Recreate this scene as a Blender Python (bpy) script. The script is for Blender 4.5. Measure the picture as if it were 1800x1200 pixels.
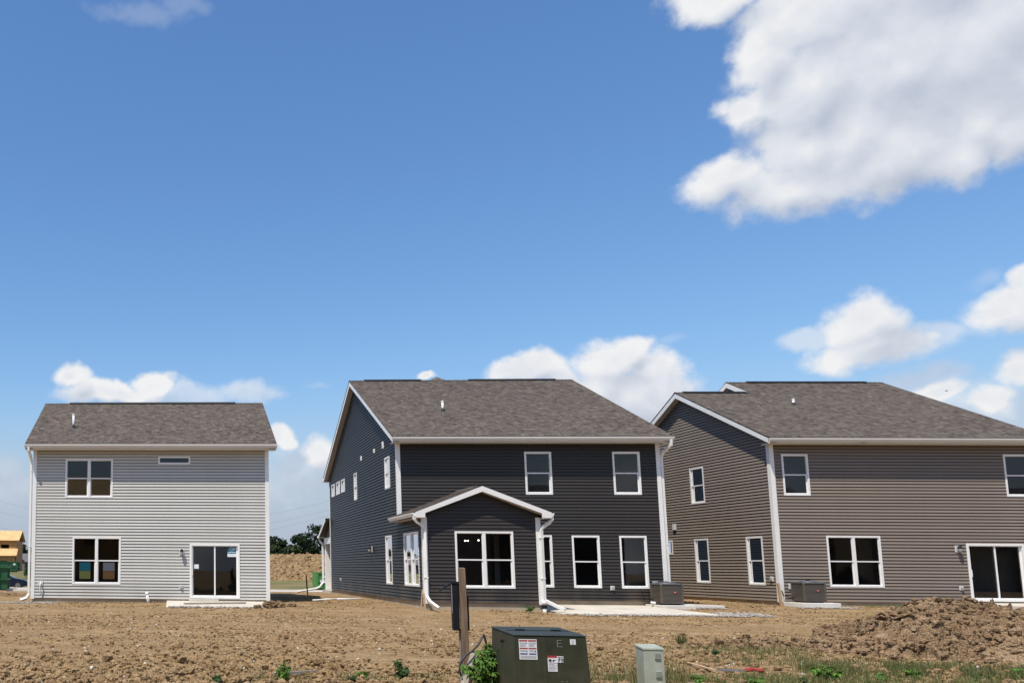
import bpy, math, random
import numpy as np
from mathutils import Vector, Matrix
random.seed(7)
for o in list(bpy.data.objects): bpy.data.objects.remove(o)
SC = bpy.context.scene
COL = SC.collection

# ------------------------------------------------------------------ camera
F_PX, CX, CY, PITCH, ROLL, CAMZ = 1528.25, 216.257, 815.846, 0.1175, -0.0083, 1.45
cd = bpy.data.cameras.new('camera'); cam = bpy.data.objects.new('camera', cd); COL.objects.link(cam)
cd.sensor_fit = 'HORIZONTAL'; cd.sensor_width = 36.0; cd.lens = F_PX / 1800 * 36
cd.shift_x = (900 - CX) / 1800; cd.shift_y = (CY - 600) / 1800
cd.clip_start = 0.1; cd.clip_end = 5000
fw = Vector((0, math.cos(PITCH), math.sin(PITCH))); up = Vector((0, -math.sin(PITCH), math.cos(PITCH))); rt = Vector((1, 0, 0))
rt2 = rt * math.cos(ROLL) - up * math.sin(ROLL); up2 = rt * math.sin(ROLL) + up * math.cos(ROLL)
cam.matrix_world = Matrix(((rt2.x, up2.x, -fw.x, 0), (rt2.y, up2.y, -fw.y, 0), (rt2.z, up2.z, -fw.z, CAMZ), (0, 0, 0, 1)))
SC.camera = cam

# ------------------------------------------------------------------ render + colour
SC.render.engine = 'CYCLES'
cy = SC.cycles
cy.use_denoising = True; cy.max_bounces = 7; cy.diffuse_bounces = 3; cy.glossy_bounces = 3
cy.transparent_max_bounces = 12; cy.transmission_bounces = 4; cy.caustics_reflective = False; cy.caustics_refractive = False
cy.sample_clamp_indirect = 6.0
vs = SC.view_settings
vs.view_transform = 'Standard'; vs.look = 'None'; vs.gamma = 1.0; vs.use_curve_mapping = False; vs.exposure = 0.5

# ------------------------------------------------------------------ sun + sky
SUN = Vector((-0.36, -0.357, 1.0)).normalized()
SUN_EL = math.asin(SUN.z); SUN_AZ = math.atan2(SUN.x, SUN.y)      # azimuth from +Y towards +X
sl = bpy.data.lights.new('sun', 'SUN'); so = bpy.data.objects.new('sun', sl); COL.objects.link(so)
sl.energy = 3.8; sl.angle = math.radians(0.53); sl.color = (1.0, 0.94, 0.84)
so.rotation_euler = (-SUN).to_track_quat('-Z', 'Y').to_euler(); so.location = (0, 0, 60)

class NT:
    """tiny node-tree helper"""
    def __init__(s, tree): s.t = tree; s.n = tree.nodes; s.l = tree.links
    def new(s, typ, **kw):
        n = s.n.new(typ)
        for k, v in kw.items(): setattr(n, k, v)
        return n
    def put(s, sock, v):
        if hasattr(v, 'links'): s.l.new(v, sock)
        else: sock.default_value = v
    def m(s, op, a, b=None, c=None, clamp=False):
        n = s.new('ShaderNodeMath', operation=op, use_clamp=clamp)
        for i, v in enumerate((a, b, c)):
            if v is not None: s.put(n.inputs[i], v)
        return n.outputs[0]
    def vm(s, op, a, b=None, c=None, out=0):
        n = s.new('ShaderNodeVectorMath', operation=op)
        for i, v in enumerate((a, b, c)):
            if v is not None: s.put(n.inputs[i], v)
        return n.outputs[out]
    def scale(s, a, k):
        n = s.new('ShaderNodeVectorMath', operation='SCALE'); s.put(n.inputs[0], a); n.inputs['Scale'].default_value = k
        return n.outputs[0]
    def noise(s, vec, scale, detail=4, rough=0.55, out='Fac', dist=0.0):
        n = s.new('ShaderNodeTexNoise'); s.put(n.inputs['Vector'], vec)
        n.inputs['Scale'].default_value = scale; n.inputs['Detail'].default_value = detail
        n.inputs['Roughness'].default_value = rough; n.inputs['Distortion'].default_value = dist
        return n.outputs[out]
    def ramp(s, fac, stops, interp='LINEAR'):
        n = s.new('ShaderNodeValToRGB'); s.put(n.inputs[0], fac); cr = n.color_ramp; cr.interpolation = interp
        while len(cr.elements) > 1: cr.elements.remove(cr.elements[-1])
        cr.elements[0].position = stops[0][0]; cr.elements[0].color = (*stops[0][1], 1)
        for p, c in stops[1:]:
            e = cr.elements.new(p); e.color = (*c, 1)
        return n.outputs[0]
    def mr(s, v, a, b, c=0.0, d=1.0, smooth=False):
        n = s.new('ShaderNodeMapRange', interpolation_type='SMOOTHSTEP' if smooth else 'LINEAR')
        s.put(n.inputs[0], v)
        for i, q in enumerate((a, b, c, d)): n.inputs[1 + i].default_value = q
        return n.outputs[0]
    def mix(s, fac, a, b, mode='MIX'):
        n = s.new('ShaderNodeMix', data_type='RGBA', blend_type=mode)
        s.put(n.inputs[0], fac)
        for sock, v in ((n.inputs[6], a), (n.inputs[7], b)):
            s.put(sock, v if hasattr(v, 'links') else (*v, 1) if len(v) == 3 else v)
        return n.outputs[2]

world = bpy.data.worlds.new('World'); SC.world = world; world.use_nodes = True
W = NT(world.node_tree); W.n.clear()
SKY_STRENGTH = 0.102; SKY_SAT = 1.10
sky = W.new('ShaderNodeTexSky', sky_type='NISHITA'); sky.sun_disc = False
sky.sun_elevation = SUN_EL; sky.sun_rotation = SUN_AZ % (2 * math.pi)
sky.altitude = 200; sky.air_density = 1.5; sky.dust_density = 0.25; sky.ozone_density = 8.0
# cumulus field: (azimuth, elevation, half width, half height, opacity) in radians, all round the horizon
CLOUDS = [(0.7619,0.4228,0.1029,0.0737,1.0),(0.8159,0.4248,0.0861,0.0944,1.0),(0.6986,0.4251,0.0695,0.0549,1.0),(0.6582,0.4609,0.0306,0.0323,1.0),(0.6462,0.4211,0.0287,0.0191,1.0),(0.6329,0.3623,0.0491,0.0274,1.0),(0.6797,0.3436,0.0623,0.0315,1.0),(0.7449,0.355,0.0747,0.0411,1.0),(0.7874,0.3378,0.0378,0.0266,0.9),(0.6909,0.3797,0.0492,0.0354,1.0),(0.7235,0.38,0.0544,0.0414,1.0),(0.8021,0.3667,0.0402,0.0344,1.0),(0.6353,0.5191,0.0594,0.0224,0.8),(0.6989,0.4803,0.066,0.0397,1.0),(0.7899,0.4859,0.1132,0.0647,1.0),(0.7329,0.4908,0.0782,0.0467,1.0),(0.8192,0.35,0.029,0.0341,1.0),(0.5253,0.2058,0.0425,0.0309,1.0),(0.5386,0.2211,0.0222,0.0156,1.0),(0.5652,0.1736,0.0333,0.0386,1.0),(0.5112,0.1787,0.0304,0.0341,1.0),(0.4411,0.2051,0.0464,0.0206,0.95),(0.5775,0.2218,0.0212,0.0076,0.35),(0.5384,0.1706,0.0491,0.042,1.0),(0.5568,0.194,0.0337,0.0249,1.0),(0.4751,0.1818,0.0369,0.0261,0.9),(0.7226,0.2155,0.0322,0.0293,1.0),(0.7248,0.1929,0.0489,0.0171,0.9),(0.6827,0.211,0.0243,0.0111,0.7),(0.762,0.1989,0.0317,0.0132,0.7),(0.8091,0.2111,0.0273,0.0247,0.9),(0.7931,0.2398,0.0117,0.0114,0.35),(0.8191,0.234,0.0158,0.0177,0.9),(0.7487,0.1649,0.0395,0.0134,0.6),(0.8082,0.1609,0.0207,0.0172,1.0),(0.7937,0.1422,0.0197,0.0156,0.85),(0.7619,0.1511,0.0244,0.0114,0.8),(0.788,0.1336,0.063,0.0324,0.75),(0.7503,0.1381,0.0427,0.0192,0.5),(-0.0596,0.2183,0.0279,0.0155,0.85),(-0.0181,0.1982,0.073,0.0182,0.85),(0.0748,0.1965,0.0726,0.0143,0.7),(0.0317,0.2096,0.0299,0.0156,0.8),(0.1406,0.1989,0.0456,0.0161,0.4),(0.0616,0.1998,0.0398,0.013,0.4),(0.3365,0.208,0.0131,0.0074,0.9),(0.184,0.1478,0.0166,0.0167,0.85),(0.218,0.1299,0.0277,0.023,0.9),(0.1944,0.1174,0.0317,0.0257,0.7),(0.1973,0.1014,0.0506,0.0449,0.5),(0.1955,0.0616,0.0139,0.0064,0.35),(-0.1377,0.0931,0.0451,0.0388,0.45),(-0.1155,0.1131,0.026,0.0162,0.25),(0.0681,0.6021,0.0489,0.0179,0.25),(0.0121,0.5951,0.084,0.0129,0.12),(0.2243,0.2029,0.019,0.0063,0.2)]
tc = W.new('ShaderNodeTexCoord'); d = tc.outputs['Generated']
sp = W.new('ShaderNodeSeparateXYZ'); W.l.new(d, sp.inputs[0])
az = W.m('ARCTAN2', sp.outputs[0], sp.outputs[1]); el = W.m('ARCSINE', sp.outputs[2])
cb = W.new('ShaderNodeCombineXYZ'); W.l.new(az, cb.inputs[0]); W.l.new(el, cb.inputs[1])
wv = W.noise(d, 17, 3, .5, 'Color')
wv = W.scale(W.vm('SUBTRACT', wv, (0.5, 0.5, 0.5)), 0.036)
P = W.vm('ADD', cb.outputs[0], wv)
def field(sel, P=P):
    F = None
    for (ca, ce, ra, re, o) in CLOUDS:
        if not sel(o): continue
        v = W.vm('MULTIPLY_ADD', P, (1 / ra, 1 / re, 0), (-ca / ra, -ce / re, 0))
        ln = W.vm('LENGTH', v, out='Value')
        f = W.m('MULTIPLY_ADD', ln, -1.0, 1.0)
        F = f if F is None else W.m('SMOOTH_MAX', F, f, 0.15)
    return F
Fs, Fm, Ff = field(lambda o: o >= .8), field(lambda o: .4 <= o < .8), field(lambda o: o < .4)
Fu = field(lambda o: o >= .8, W.vm('ADD', P, (-.010, .024, 0)))
n1 = W.noise(d, 30, 8, .62); r1 = W.noise(d, 15, 5, .55)
sd = Vector((-0.30, -0.2, 0.9)).normalized() * 0.014
r2 = W.noise(W.vm('ADD', d, tuple(sd)), 15, 4, .5)
nb = W.noise(d, 5.5, 3, .5)
nc = W.m('SUBTRACT', n1, 0.5)
def dens(F, amp, lo, hi): return W.mr(W.m('MULTIPLY_ADD', nc, amp, F), lo, hi, 0, 1, True)
cs = dens(Fs, 1.1, -.10, .46)
cm = W.m('MULTIPLY', dens(Fm, 1.3, -.10, .65), 0.55)
cf = W.m('MULTIPLY', dens(Ff, 1.6, .0, .9), 0.17)
cover = W.m('MAXIMUM', W.m('MAXIMUM', cs, cm), cf)
lit = W.m('MULTIPLY_ADD', W.m('SUBTRACT', r1, r2), 1.0, 0.82, clamp=True)
thick = W.mr(W.m('MULTIPLY_ADD', W.m('SUBTRACT', nb, .5), 2.0, Fs), .10, .80, 0, 1, True)
lit = W.m('MULTIPLY_ADD', thick, -0.15, lit, clamp=True)
lit = W.m('ADD', lit, W.mr(W.m('SUBTRACT', Fs, Fu), -.5, .5, -.42, .22), clamp=True)
K = 2 ** -vs.exposure / SKY_STRENGTH                    # cloud radiance as the exposed picture shows it
STOPS = [(0.0, (.42, .475, .59)), (.35, (.55, .60, .70)), (.7, (.72, .755, .82)), (1.0, (.88, .885, .895))]
hs_ = W.new('ShaderNodeHueSaturation'); hs_.inputs['Saturation'].default_value = SKY_SAT; W.l.new(W.mix(1.0, sky.outputs[0], (1, .965, 1), 'MULTIPLY'), hs_.inputs['Color'])
skyc = W.mix(W.mr(el, .02, .22, .9, 0, True), hs_.outputs[0], tuple(v * K for v in (.40, .475, .62)))      # summer haze low on the horizon
def backdrop(cov, li):
    ccol = W.ramp(li, STOPS); fin = W.mix(cov, skyc, W.vm('MULTIPLY', ccol, (K, K, K)))
    bg = W.new('ShaderNodeBackground'); W.l.new(fin, bg.inputs[0]); bg.inputs[1].default_value = SKY_STRENGTH; return bg.outputs[0]
front = backdrop(cover, lit)
# the rest of the dome: noise cumulus, cover raised to neutralise the ambient light
na = W.noise(W.vm('MULTIPLY', d, (1, 1, 1.6)), 5.5, 6, .55)
rest = backdrop(W.mr(na, .52, .63, 0, 1, True), W.mr(na, .52, .8, .95, .5))
inside = W.m('MULTIPLY', W.m('MULTIPLY', W.m('GREATER_THAN', az, -.30), W.m('LESS_THAN', az, 1.02)), W.m('MULTIPLY', W.m('LESS_THAN', el, .72), W.m('GREATER_THAN', el, -.02)))
mxw = W.new('ShaderNodeMixShader'); W.l.new(inside, mxw.inputs[0]); W.l.new(rest, mxw.inputs[1]); W.l.new(front, mxw.inputs[2])
wo = W.new('ShaderNodeOutputWorld'); W.l.new(mxw.outputs[0], wo.inputs[0])
world.cycles.sampling_method = 'MANUAL'; world.cycles.sample_map_resolution = 512

# ------------------------------------------------------------------ helpers
def link(o, parent=None):
    COL.objects.link(o)
    if parent is not None: o.parent = parent
    return o
def empty(name, loc=(0, 0, 0), rz=0.0, label=None, cat=None, group=None):
    o = bpy.data.objects.new(name, None); o.empty_display_size = .2; link(o)
    o.location = loc; o.rotation_euler = (0, 0, rz)
    return tag(o, label, cat, group)
def tag(o, label=None, cat=None, group=None, kind=None):
    if label: o['label'] = label
    if cat: o['category'] = cat
    if group: o['group'] = group
    if kind: o['kind'] = kind
    return o
def copy_tree(o, parent=None):
    c = o.copy(); COL.objects.link(c); c.parent = parent
    for ch in list(o.children): copy_tree(ch, c)
    return c
class MB:
    def __init__(s): s.v = []; s.f = []; s.mi = []
    def add(s, vs, fs, mi=0):
        b = len(s.v); s.v += [tuple(p) for p in vs]; s.f += [tuple(i + b for i in f) for f in fs]; s.mi += [mi] * len(fs); return s
    def quad(s, a, b, c, d, mi=0): return s.add((a, b, c, d), ((0, 1, 2, 3),), mi)
    def hexa(s, p, mi=0):   # 8 points, bottom ring then top ring
        return s.add(p, ((3, 2, 1, 0), (4, 5, 6, 7), (0, 1, 5, 4), (1, 2, 6, 5), (2, 3, 7, 6), (3, 0, 4, 7)), mi)
    def box(s, x0, x1, y0, y1, z0, z1, mi=0):
        return s.hexa(((x0, y0, z0), (x1, y0, z0), (x1, y1, z0), (x0, y1, z0), (x0, y0, z1), (x1, y0, z1), (x1, y1, z1), (x0, y1, z1)), mi)
    def prism(s, ring, dvec, mi=0):
        n = len(ring); r2 = [tuple(Vector(p) + Vector(dvec)) for p in ring]
        return s.add(list(ring) + r2, [tuple(range(n))[::-1], tuple(range(n, 2 * n))] + [(i, (i + 1) % n, n + (i + 1) % n, n + i) for i in range(n)], mi)
    def tube(s, path, r, n=8, caps=True, rect=None, mi=0):
        path = [Vector(p) for p in path]; rs = r if isinstance(r, (list, tuple)) else [r] * len(path)
        rings = []
        ref = None
        for i, p in enumerate(path):
            t = (path[min(i + 1, len(path) - 1)] - path[max(i - 1, 0)]).normalized()
            if ref is None:
                ref = Vector((0, 0, 1)) if abs(t.z) < .9 else Vector((1, 0, 0))
                ref = (ref - t * ref.dot(t)).normalized()
            else:
                ref = (ref - t * ref.dot(t)).normalized()
            b = t.cross(ref)
            if rect: ring = [p + ref * (sx * rect[0]) + b * (sy * rect[1]) for sx, sy in ((-1, -1), (1, -1), (1, 1), (-1, 1))]
            else: ring = [p + (ref * math.cos(2 * math.pi * k / n) + b * math.sin(2 * math.pi * k / n)) * rs[i] for k in range(n)]
            rings.append(ring)
        k = len(rings[0]); vs = [q for g in rings for q in g]; fs = []
        for i in range(len(rings) - 1):
            for j in range(k): fs.append((i * k + j, i * k + (j + 1) % k, (i + 1) * k + (j + 1) % k, (i + 1) * k + j))
        if caps: fs += [tuple(range(k))[::-1], tuple(range((len(rings) - 1) * k, len(rings) * k))]
        return s.add(vs, fs, mi)
    def lathe(s, prof, c=(0, 0, 0), n=16, mi=0):
        vs = [(c[0] + r * math.cos(2 * math.pi * k / n), c[1] + r * math.sin(2 * math.pi * k / n), c[2] + z) for r, z in prof for k in range(n)]
        fs = [(i * n + j, i * n + (j + 1) % n, (i + 1) * n + (j + 1) % n, (i + 1) * n + j) for i in range(len(prof) - 1) for j in range(n)]
        fs += [tuple(range(n))[::-1], tuple(range((len(prof) - 1) * n, len(prof) * n))]
        return s.add(vs, fs, mi)
    def mesh(s, name, mats, smooth=False):
        me = bpy.data.meshes.new(name); me.from_pydata(s.v, [], s.f)
        for m in (mats if isinstance(mats, (list, tuple)) else [mats]): me.materials.append(m)
        if any(s.mi): me.polygons.foreach_set('material_index', s.mi)
        if smooth: me.polygons.foreach_set('use_smooth', [True] * len(me.polygons))
        me.update(); return me
    def build(s, name, mats, parent=None, smooth=False, loc=None, bevel=0.0):
        o = bpy.data.objects.new(name, s.mesh(name, mats, smooth)); link(o, parent)
        if loc: o.location = loc
        if bevel:
            b = o.modifiers.new('bevel', 'BEVEL'); b.width = bevel; b.segments = 2; b.limit_method = 'ANGLE'; b.angle_limit = math.radians(40)
        return o
def np_mesh(name, V, Fq, mats, smooth=True):
    me = bpy.data.meshes.new(name); k = Fq.shape[1]
    me.vertices.add(len(V)); me.vertices.foreach_set('co', np.ascontiguousarray(V, dtype=np.float32).ravel())
    me.loops.add(Fq.size); me.loops.foreach_set('vertex_index', Fq.ravel().astype(np.int32))
    me.polygons.add(len(Fq)); me.polygons.foreach_set('loop_start', np.arange(0, Fq.size, k, dtype=np.int32))
    me.polygons.foreach_set('loop_total', np.full(len(Fq), k, dtype=np.int32))
    me.polygons.foreach_set('use_smooth', np.full(len(Fq), smooth))
    for m in (mats if isinstance(mats, (list, tuple)) else [mats]): me.materials.append(m)
    me.update(calc_edges=True); return me
# vectorised gradient noise
_rs = np.random.RandomState(5); _perm = np.concatenate([_rs.permutation(256)] * 3)
def pn(x, y, seed=0):
    xi = np.floor(x).astype(int); yi = np.floor(y).astype(int); xf = x - xi; yf = y - yi
    def g(ix, iy, dx, dy):
        h = _perm[(_perm[(ix + seed * 57) & 255] + iy) & 255] * (2 * np.pi / 256)
        return np.cos(h) * dx + np.sin(h) * dy
    u = xf ** 3 * (xf * (xf * 6 - 15) + 10); v = yf ** 3 * (yf * (yf * 6 - 15) + 10)
    a = g(xi, yi, xf, yf); b = g(xi + 1, yi, xf - 1, yf); c = g(xi, yi + 1, xf, yf - 1); e = g(xi + 1, yi + 1, xf - 1, yf - 1)
    return (a + (b - a) * u) + ((c + (e - c) * u) - (a + (b - a) * u)) * v
def fbm(x, y, oct=4, seed=0, gain=.5, bill=False):
    r = 0; a = 1; f = 1
    for i in range(oct):
        n = pn(x * f, y * f, seed + i); r = r + a * ((np.abs(n) * 2 - .5) if bill else n); a *= gain; f *= 2.03
    return r
def sstep(a, b, x):
    t = np.clip((x - a) / (b - a), 0, 1); return t * t * (3 - 2 * t)
def base_z(x, y):
    x = np.asarray(x, float); y = np.asarray(y, float)
    near = .03 + sstep(23, 34, y) * (.115 + .0075 * np.clip(x, -10, 35)) + .07 * np.exp(-((x - 11.6) / 2.6) ** 2 - ((y - 28.9) / 1.3) ** 2)
    t = sstep(42, 80, y); z = near * (1 - t) - .6 * t
    return z + 1.25 * sstep(90, 116, y) * (1 - sstep(-4, 12, x))
def gz(x, y): return float(base_z(x, y))

# ------------------------------------------------------------------ materials
MATS = {}
def material(name, color=(.5, .5, .5), rough=.6, metal=0.0, spec=0.5, fn=None):
    m = bpy.data.materials.new(name); m.use_nodes = True; t = NT(m.node_tree)
    b = t.n['Principled BSDF']; b.inputs['Base Color'].default_value = (*color, 1); b.inputs['Roughness'].default_value = rough
    b.inputs['Metallic'].default_value = metal; b.inputs['Specular IOR Level'].default_value = spec
    if fn: fn(t, b)
    MATS[name] = m; return m
def ocoord(t): return t.new('ShaderNodeTexCoord').outputs['Object']
def bump(t, b, h, strength, dist=.01):
    n = t.new('ShaderNodeBump'); n.inputs['Strength'].default_value = strength; n.inputs['Distance'].default_value = dist
    t.l.new(h, n.inputs['Height']); t.l.new(n.outputs[0], b.inputs['Normal'])
def vary(col, amt=.12, scale=3.0, detail=4, bs=0.0, bscale=60, stretch=(1, 1, 1)):
    def fn(t, b):
        c = t.vm('MULTIPLY', ocoord(t), stretch); n = t.noise(c, scale, detail)
        lo = tuple(v * (1 - amt) for v in col); hi = tuple(v * (1 + amt) for v in col)
        t.l.new(t.ramp(n, [(.25, lo), (.75, hi)]), b.inputs['Base Color'])
        if bs: bump(t, b, t.noise(c, bscale, 3), bs)
    return fn
def dirt_fn(dark, mid, light, pale):
    def fn(t, b):
        c = ocoord(t)
        n = t.noise(c, 1.1, 6, .62); n2 = t.noise(c, 9, 6, .7); n3 = t.noise(t.vm('MULTIPLY', c, (.35, 1.6, 1)), 1.4, 5, .6)
        f = t.m('ADD', t.m('MULTIPLY', n, .45), t.m('MULTIPLY', n2, .55))
        col = t.ramp(f, [(.32, dark), (.46, mid), (.60, light), (.78, pale)])
        col = t.mix(t.mr(n3, .55, .72, 0, .55), col, pale)
        sp = t.noise(c, 55, 2, .5); col = t.mix(t.mr(sp, .63, .70, 0, .6), col, (.50, .42, .32))
        vo = t.new('ShaderNodeTexVoronoi'); t.l.new(c, vo.inputs['Vector']); vo.inputs['Scale'].default_value = 36
        hs = t.new('ShaderNodeHueSaturation'); t.l.new(col, hs.inputs['Color'])
        sc = t.new('ShaderNodeSeparateColor'); t.l.new(vo.outputs['Color'], sc.inputs[0])
        t.l.new(t.mr(sc.outputs[0], 0, 1, .74, 1.26), hs.inputs['Value'])
        t.l.new(hs.outputs[0], b.inputs['Base Color'])
        h = t.m('ADD', t.noise(c, 38, 5, .7), t.m('MULTIPLY', vo.outputs['Distance'], -.8))
        bump(t, b, h, .9, .03)
    return fn
def shingle_fn(swap):
    def fn(t, b):
        c = ocoord(t); s = t.new('ShaderNodeSeparateXYZ'); t.l.new(c, s.inputs[0])
        u, v = (s.outputs[1], s.outputs[0]) if swap else (s.outputs[0], s.outputs[1])
        k = 1.09 if swap else 1.118
        def brick(w, off, shift):
            cb = t.new('ShaderNodeCombineXYZ'); t.l.new(t.m('ADD', u, shift), cb.inputs[0]); t.l.new(t.m('MULTIPLY', t.m('ADD', v, .45), k), cb.inputs[1])
            br = t.new('ShaderNodeTexBrick', offset=off, offset_frequency=2, squash=.7, squash_frequency=3); t.l.new(cb.outputs[0], br.inputs['Vector'])
            br.inputs['Color1'].default_value = (0, 0, 0, 1); br.inputs['Color2'].default_value = (1, 1, 1, 1); br.inputs['Mortar'].default_value = (.2, .2, .2, 1)
            br.inputs['Scale'].default_value = 1; br.inputs['Mortar Size'].default_value = .006; br.inputs['Brick Width'].default_value = w; br.inputs['Row Height'].default_value = .143
            return br.outputs['Color']
        a1, a2 = brick(.23, .43, 0), brick(.14, .61, 3.37)
        sa = t.m('MULTIPLY_ADD', a1, .5, t.m('MULTIPLY', a2, .5))
        n = t.noise(c, 2.0, 4, .6); n2 = t.noise(c, 120, 2, .6)
        f = t.m('ADD', t.m('MULTIPLY_ADD', sa, .86, t.m('MULTIPLY', n, .14)), t.m('MULTIPLY_ADD', n2, .3, -.15))
        col = t.ramp(f, [(.10, (.060, .048, .041)), (.34, (.098, .079, .067)), (.54, (.128, .104, .086)), (.68, (.140, .121, .096)), (.90, (.200, .167, .134))])
        col = t.mix(t.mr(t.noise(c, 3.1, 3), .5, .75, 0, .5), col, (.13, .098, .087))
        t.l.new(col, b.inputs['Base Color']); bump(t, b, t.m('ADD', n2, sa), .5, .006)
    return fn
M = MATS
WHITE = (.80, .79, .765)
material('white_vinyl', WHITE, .38, fn=vary(WHITE, .04, 2.5))
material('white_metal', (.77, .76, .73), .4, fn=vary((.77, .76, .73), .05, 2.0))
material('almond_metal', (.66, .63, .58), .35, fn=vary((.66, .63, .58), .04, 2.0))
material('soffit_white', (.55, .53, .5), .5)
def siding_mat(name, col, rough, spec=.45):
    def fn(t, b):
        c = ocoord(t); n = t.noise(t.vm('MULTIPLY', c, (.6, .6, 7)), 1.7, 3); g = t.noise(t.vm('MULTIPLY', c, (3, 3, 60)), 3, 4, .65)
        dd = t.noise(c, .7, 4, .6)
        lo = tuple(v * .90 for v in col); hi = tuple(v * 1.09 for v in col)
        cc = t.ramp(t.m('ADD', t.m('MULTIPLY_ADD', n, .6, t.m('MULTIPLY', g, .4)), t.m('MULTIPLY_ADD', t.new('ShaderNodeObjectInfo').outputs['Random'], .36, -.18)), [(.25, lo), (.75, hi)])
        z = t.new('ShaderNodeSeparateXYZ'); t.l.new(t.new('ShaderNodeNewGeometry').outputs['Position'], z.inputs[0])
        splash = t.m('MULTIPLY', t.mr(z.outputs[2], .35, 1.15, 1, 0), t.mr(dd, .45, .7, 0, .32))
        t.l.new(t.mix(splash, cc, (.30, .23, .16)), b.inputs['Base Color'])
        wv = t.noise(t.vm('MULTIPLY', ocoord(t), (1, 1, .3)), 1.3, 3)
        bump(t, b, t.m('ADD', t.m('MULTIPLY', g, .05), wv), .25, .03)
    material(name, col, rough, spec=spec, fn=fn)
siding_mat('siding_light_gray', (.515, .502, .462), .6, .15)
siding_mat('siding_charcoal', (.039, .0335, .0290), .47, .29)
siding_mat('siding_taupe', (.225, .184, .152), .6, .12)
material('lap_shade', (.05, .047, .043), .9, spec=.1); material('lap_shade_pale', (.22, .215, .195), .9, spec=.1)  # backing colours hold the shade lines seen in the siding gaps
material('foundation_concrete', (.40, .32, .22), .9, fn=vary((.40, .32, .22), .3, 1.6, 6, .3, 40))
material('patio_concrete', (.53, .485, .405), .85, fn=vary((.53, .485, .405), .16, 1.4, 7, .15, 90))
material('curb_concrete', (.66, .63, .57), .85, fn=vary((.66, .63, .57), .12, .8, 5))
material('shingles', fn=shingle_fn(False), rough=.92, spec=.2)
material('shingles_side', fn=shingle_fn(True), rough=.92, spec=.2)
material('black_plastic', (.012, .012, .013), .6, spec=.2)
material('shingle_cap', (.09, .078, .07), .92, spec=.2, fn=vary((.09, .078, .07), .3, 20, 3))
material('rubber_boot', (.025, .027, .03), .6)
material('pvc', (.80, .80, .78), .35)
material('dirt', fn=dirt_fn((.160, .100, .047), (.262, .169, .082), (.350, .238, .125), (.450, .330, .197)), rough=.95, spec=.12)
material('dirt_damp', fn=dirt_fn((.115, .070, .038), (.215, .137, .075), (.30, .203, .118), (.40, .29, .18)), rough=.95, spec=.12)
material('gravel', (.33, .31, .28), .9, fn=vary((.33, .305, .27), .5, 16, 3))
material('road', (.20, .155, .108), 1.0, spec=.0, fn=vary((.20, .155, .108), .2, .8, 5))
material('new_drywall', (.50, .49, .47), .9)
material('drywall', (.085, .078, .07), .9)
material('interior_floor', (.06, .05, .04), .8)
def glass_fn(t, b):
    out = t.n['Material Output']; t.n.remove(b)
    tr = t.new('ShaderNodeBsdfTransparent'); tr.inputs[0].default_value = (.94, .94, .93, 1)
    gl = t.new('ShaderNodeBsdfGlossy'); gl.inputs['Roughness'].default_value = .012; gl.inputs[0].default_value = (.95, .97, 1, 1)
    fr = t.new('ShaderNodeFresnel'); fr.inputs[0].default_value = 1.6
    nb = t.new('ShaderNodeBump'); nb.inputs['Strength'].default_value = .015; nb.inputs['Distance'].default_value = .02
    t.l.new(t.noise(ocoord(t), 1.6, 2), nb.inputs['Height']); t.l.new(nb.outputs[0], gl.inputs['Normal'])
    mx = t.new('ShaderNodeMixShader'); t.l.new(fr.outputs[0], mx.inputs[0]); t.l.new(tr.outputs[0], mx.inputs[1]); t.l.new(gl.outputs[0], mx.inputs[2])
    t.l.new(mx.outputs[0], out.inputs[0])
gm = bpy.data.materials.new('glass'); gm.use_nodes = True; glass_fn(NT(gm.node_tree), gm.node_tree.nodes['Principled BSDF']); M['glass'] = gm
def flat(name, col, rough=.6, metal=0.0): return M.get(name) or material(name, col, rough, metal)

# ------------------------------------------------------------------ the ground
def axis(spans):
    out = []
    for a, b, s in spans:
        n = max(1, int(round((b - a) / s))); out += list(np.linspace(a, b, n, endpoint=False))
    return np.array(out + [spans[-1][1]])
def fine_z(x, y):
    edge = sstep(8, 10, y) * (1 - sstep(46, 60, y))
    near = 1 - .55 * sstep(14, 24, y)
    soft = .12 + 1.05 * sstep(-.12, .32, fbm(x * .16, y * .34, 3, 31) + .18 * (1 - sstep(12.5, 16, y)))
    z = .055 * fbm(x * 2.2, y * 2.2, 3, 3, .55, True) + .040 * fbm(x * 6.5, y * 6.5, 3, 11, .62, True) + .03 * fbm(x * .35, y * .9, 3, 19)
    z = z * soft + .018 * fbm(x * .25, y * 2.4, 3, 23)
    z = z * near
    for yc, ph in ((19.6, 0.0), (21.3, 0.0), (24.6, 1.9), (26.2, 1.9)):            # wheel tracks of the grading machines
        dd = y - (yc + .55 * np.sin(x * .17 + ph) + .02 * x); t = np.exp(-(dd / .23) ** 2)
        z = z * (1 - .65 * t) - .035 * t + .022 * np.exp(-((np.abs(dd) - .36) / .10) ** 2) + .012 * t * np.sin(x * 21 + 6 * np.abs(dd))
    return z * edge
xs = axis([(-900, -120, 60), (-120, -20, 8), (-20, -7, .6), (-7, 26, .06), (26, 34, .3), (34, 120, 6), (120, 900, 60)])
ys = axis([(-400, -20, 30), (-20, 8, 2), (8, 10.2, .15), (10.2, 18, .042), (18, 36, .085), (36, 60, .4), (60, 200, 4), (200, 2500, 120)])
GX, GY = np.meshgrid(xs, ys); GZ = base_z(GX, GY) + fine_z(GX, GY)
V = np.stack([GX, GY, GZ], -1).reshape(-1, 3); nx = len(xs); ny = len(ys)
ii = np.arange(nx * (ny - 1)).reshape(ny - 1, nx)[:, :-1].ravel()
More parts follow.
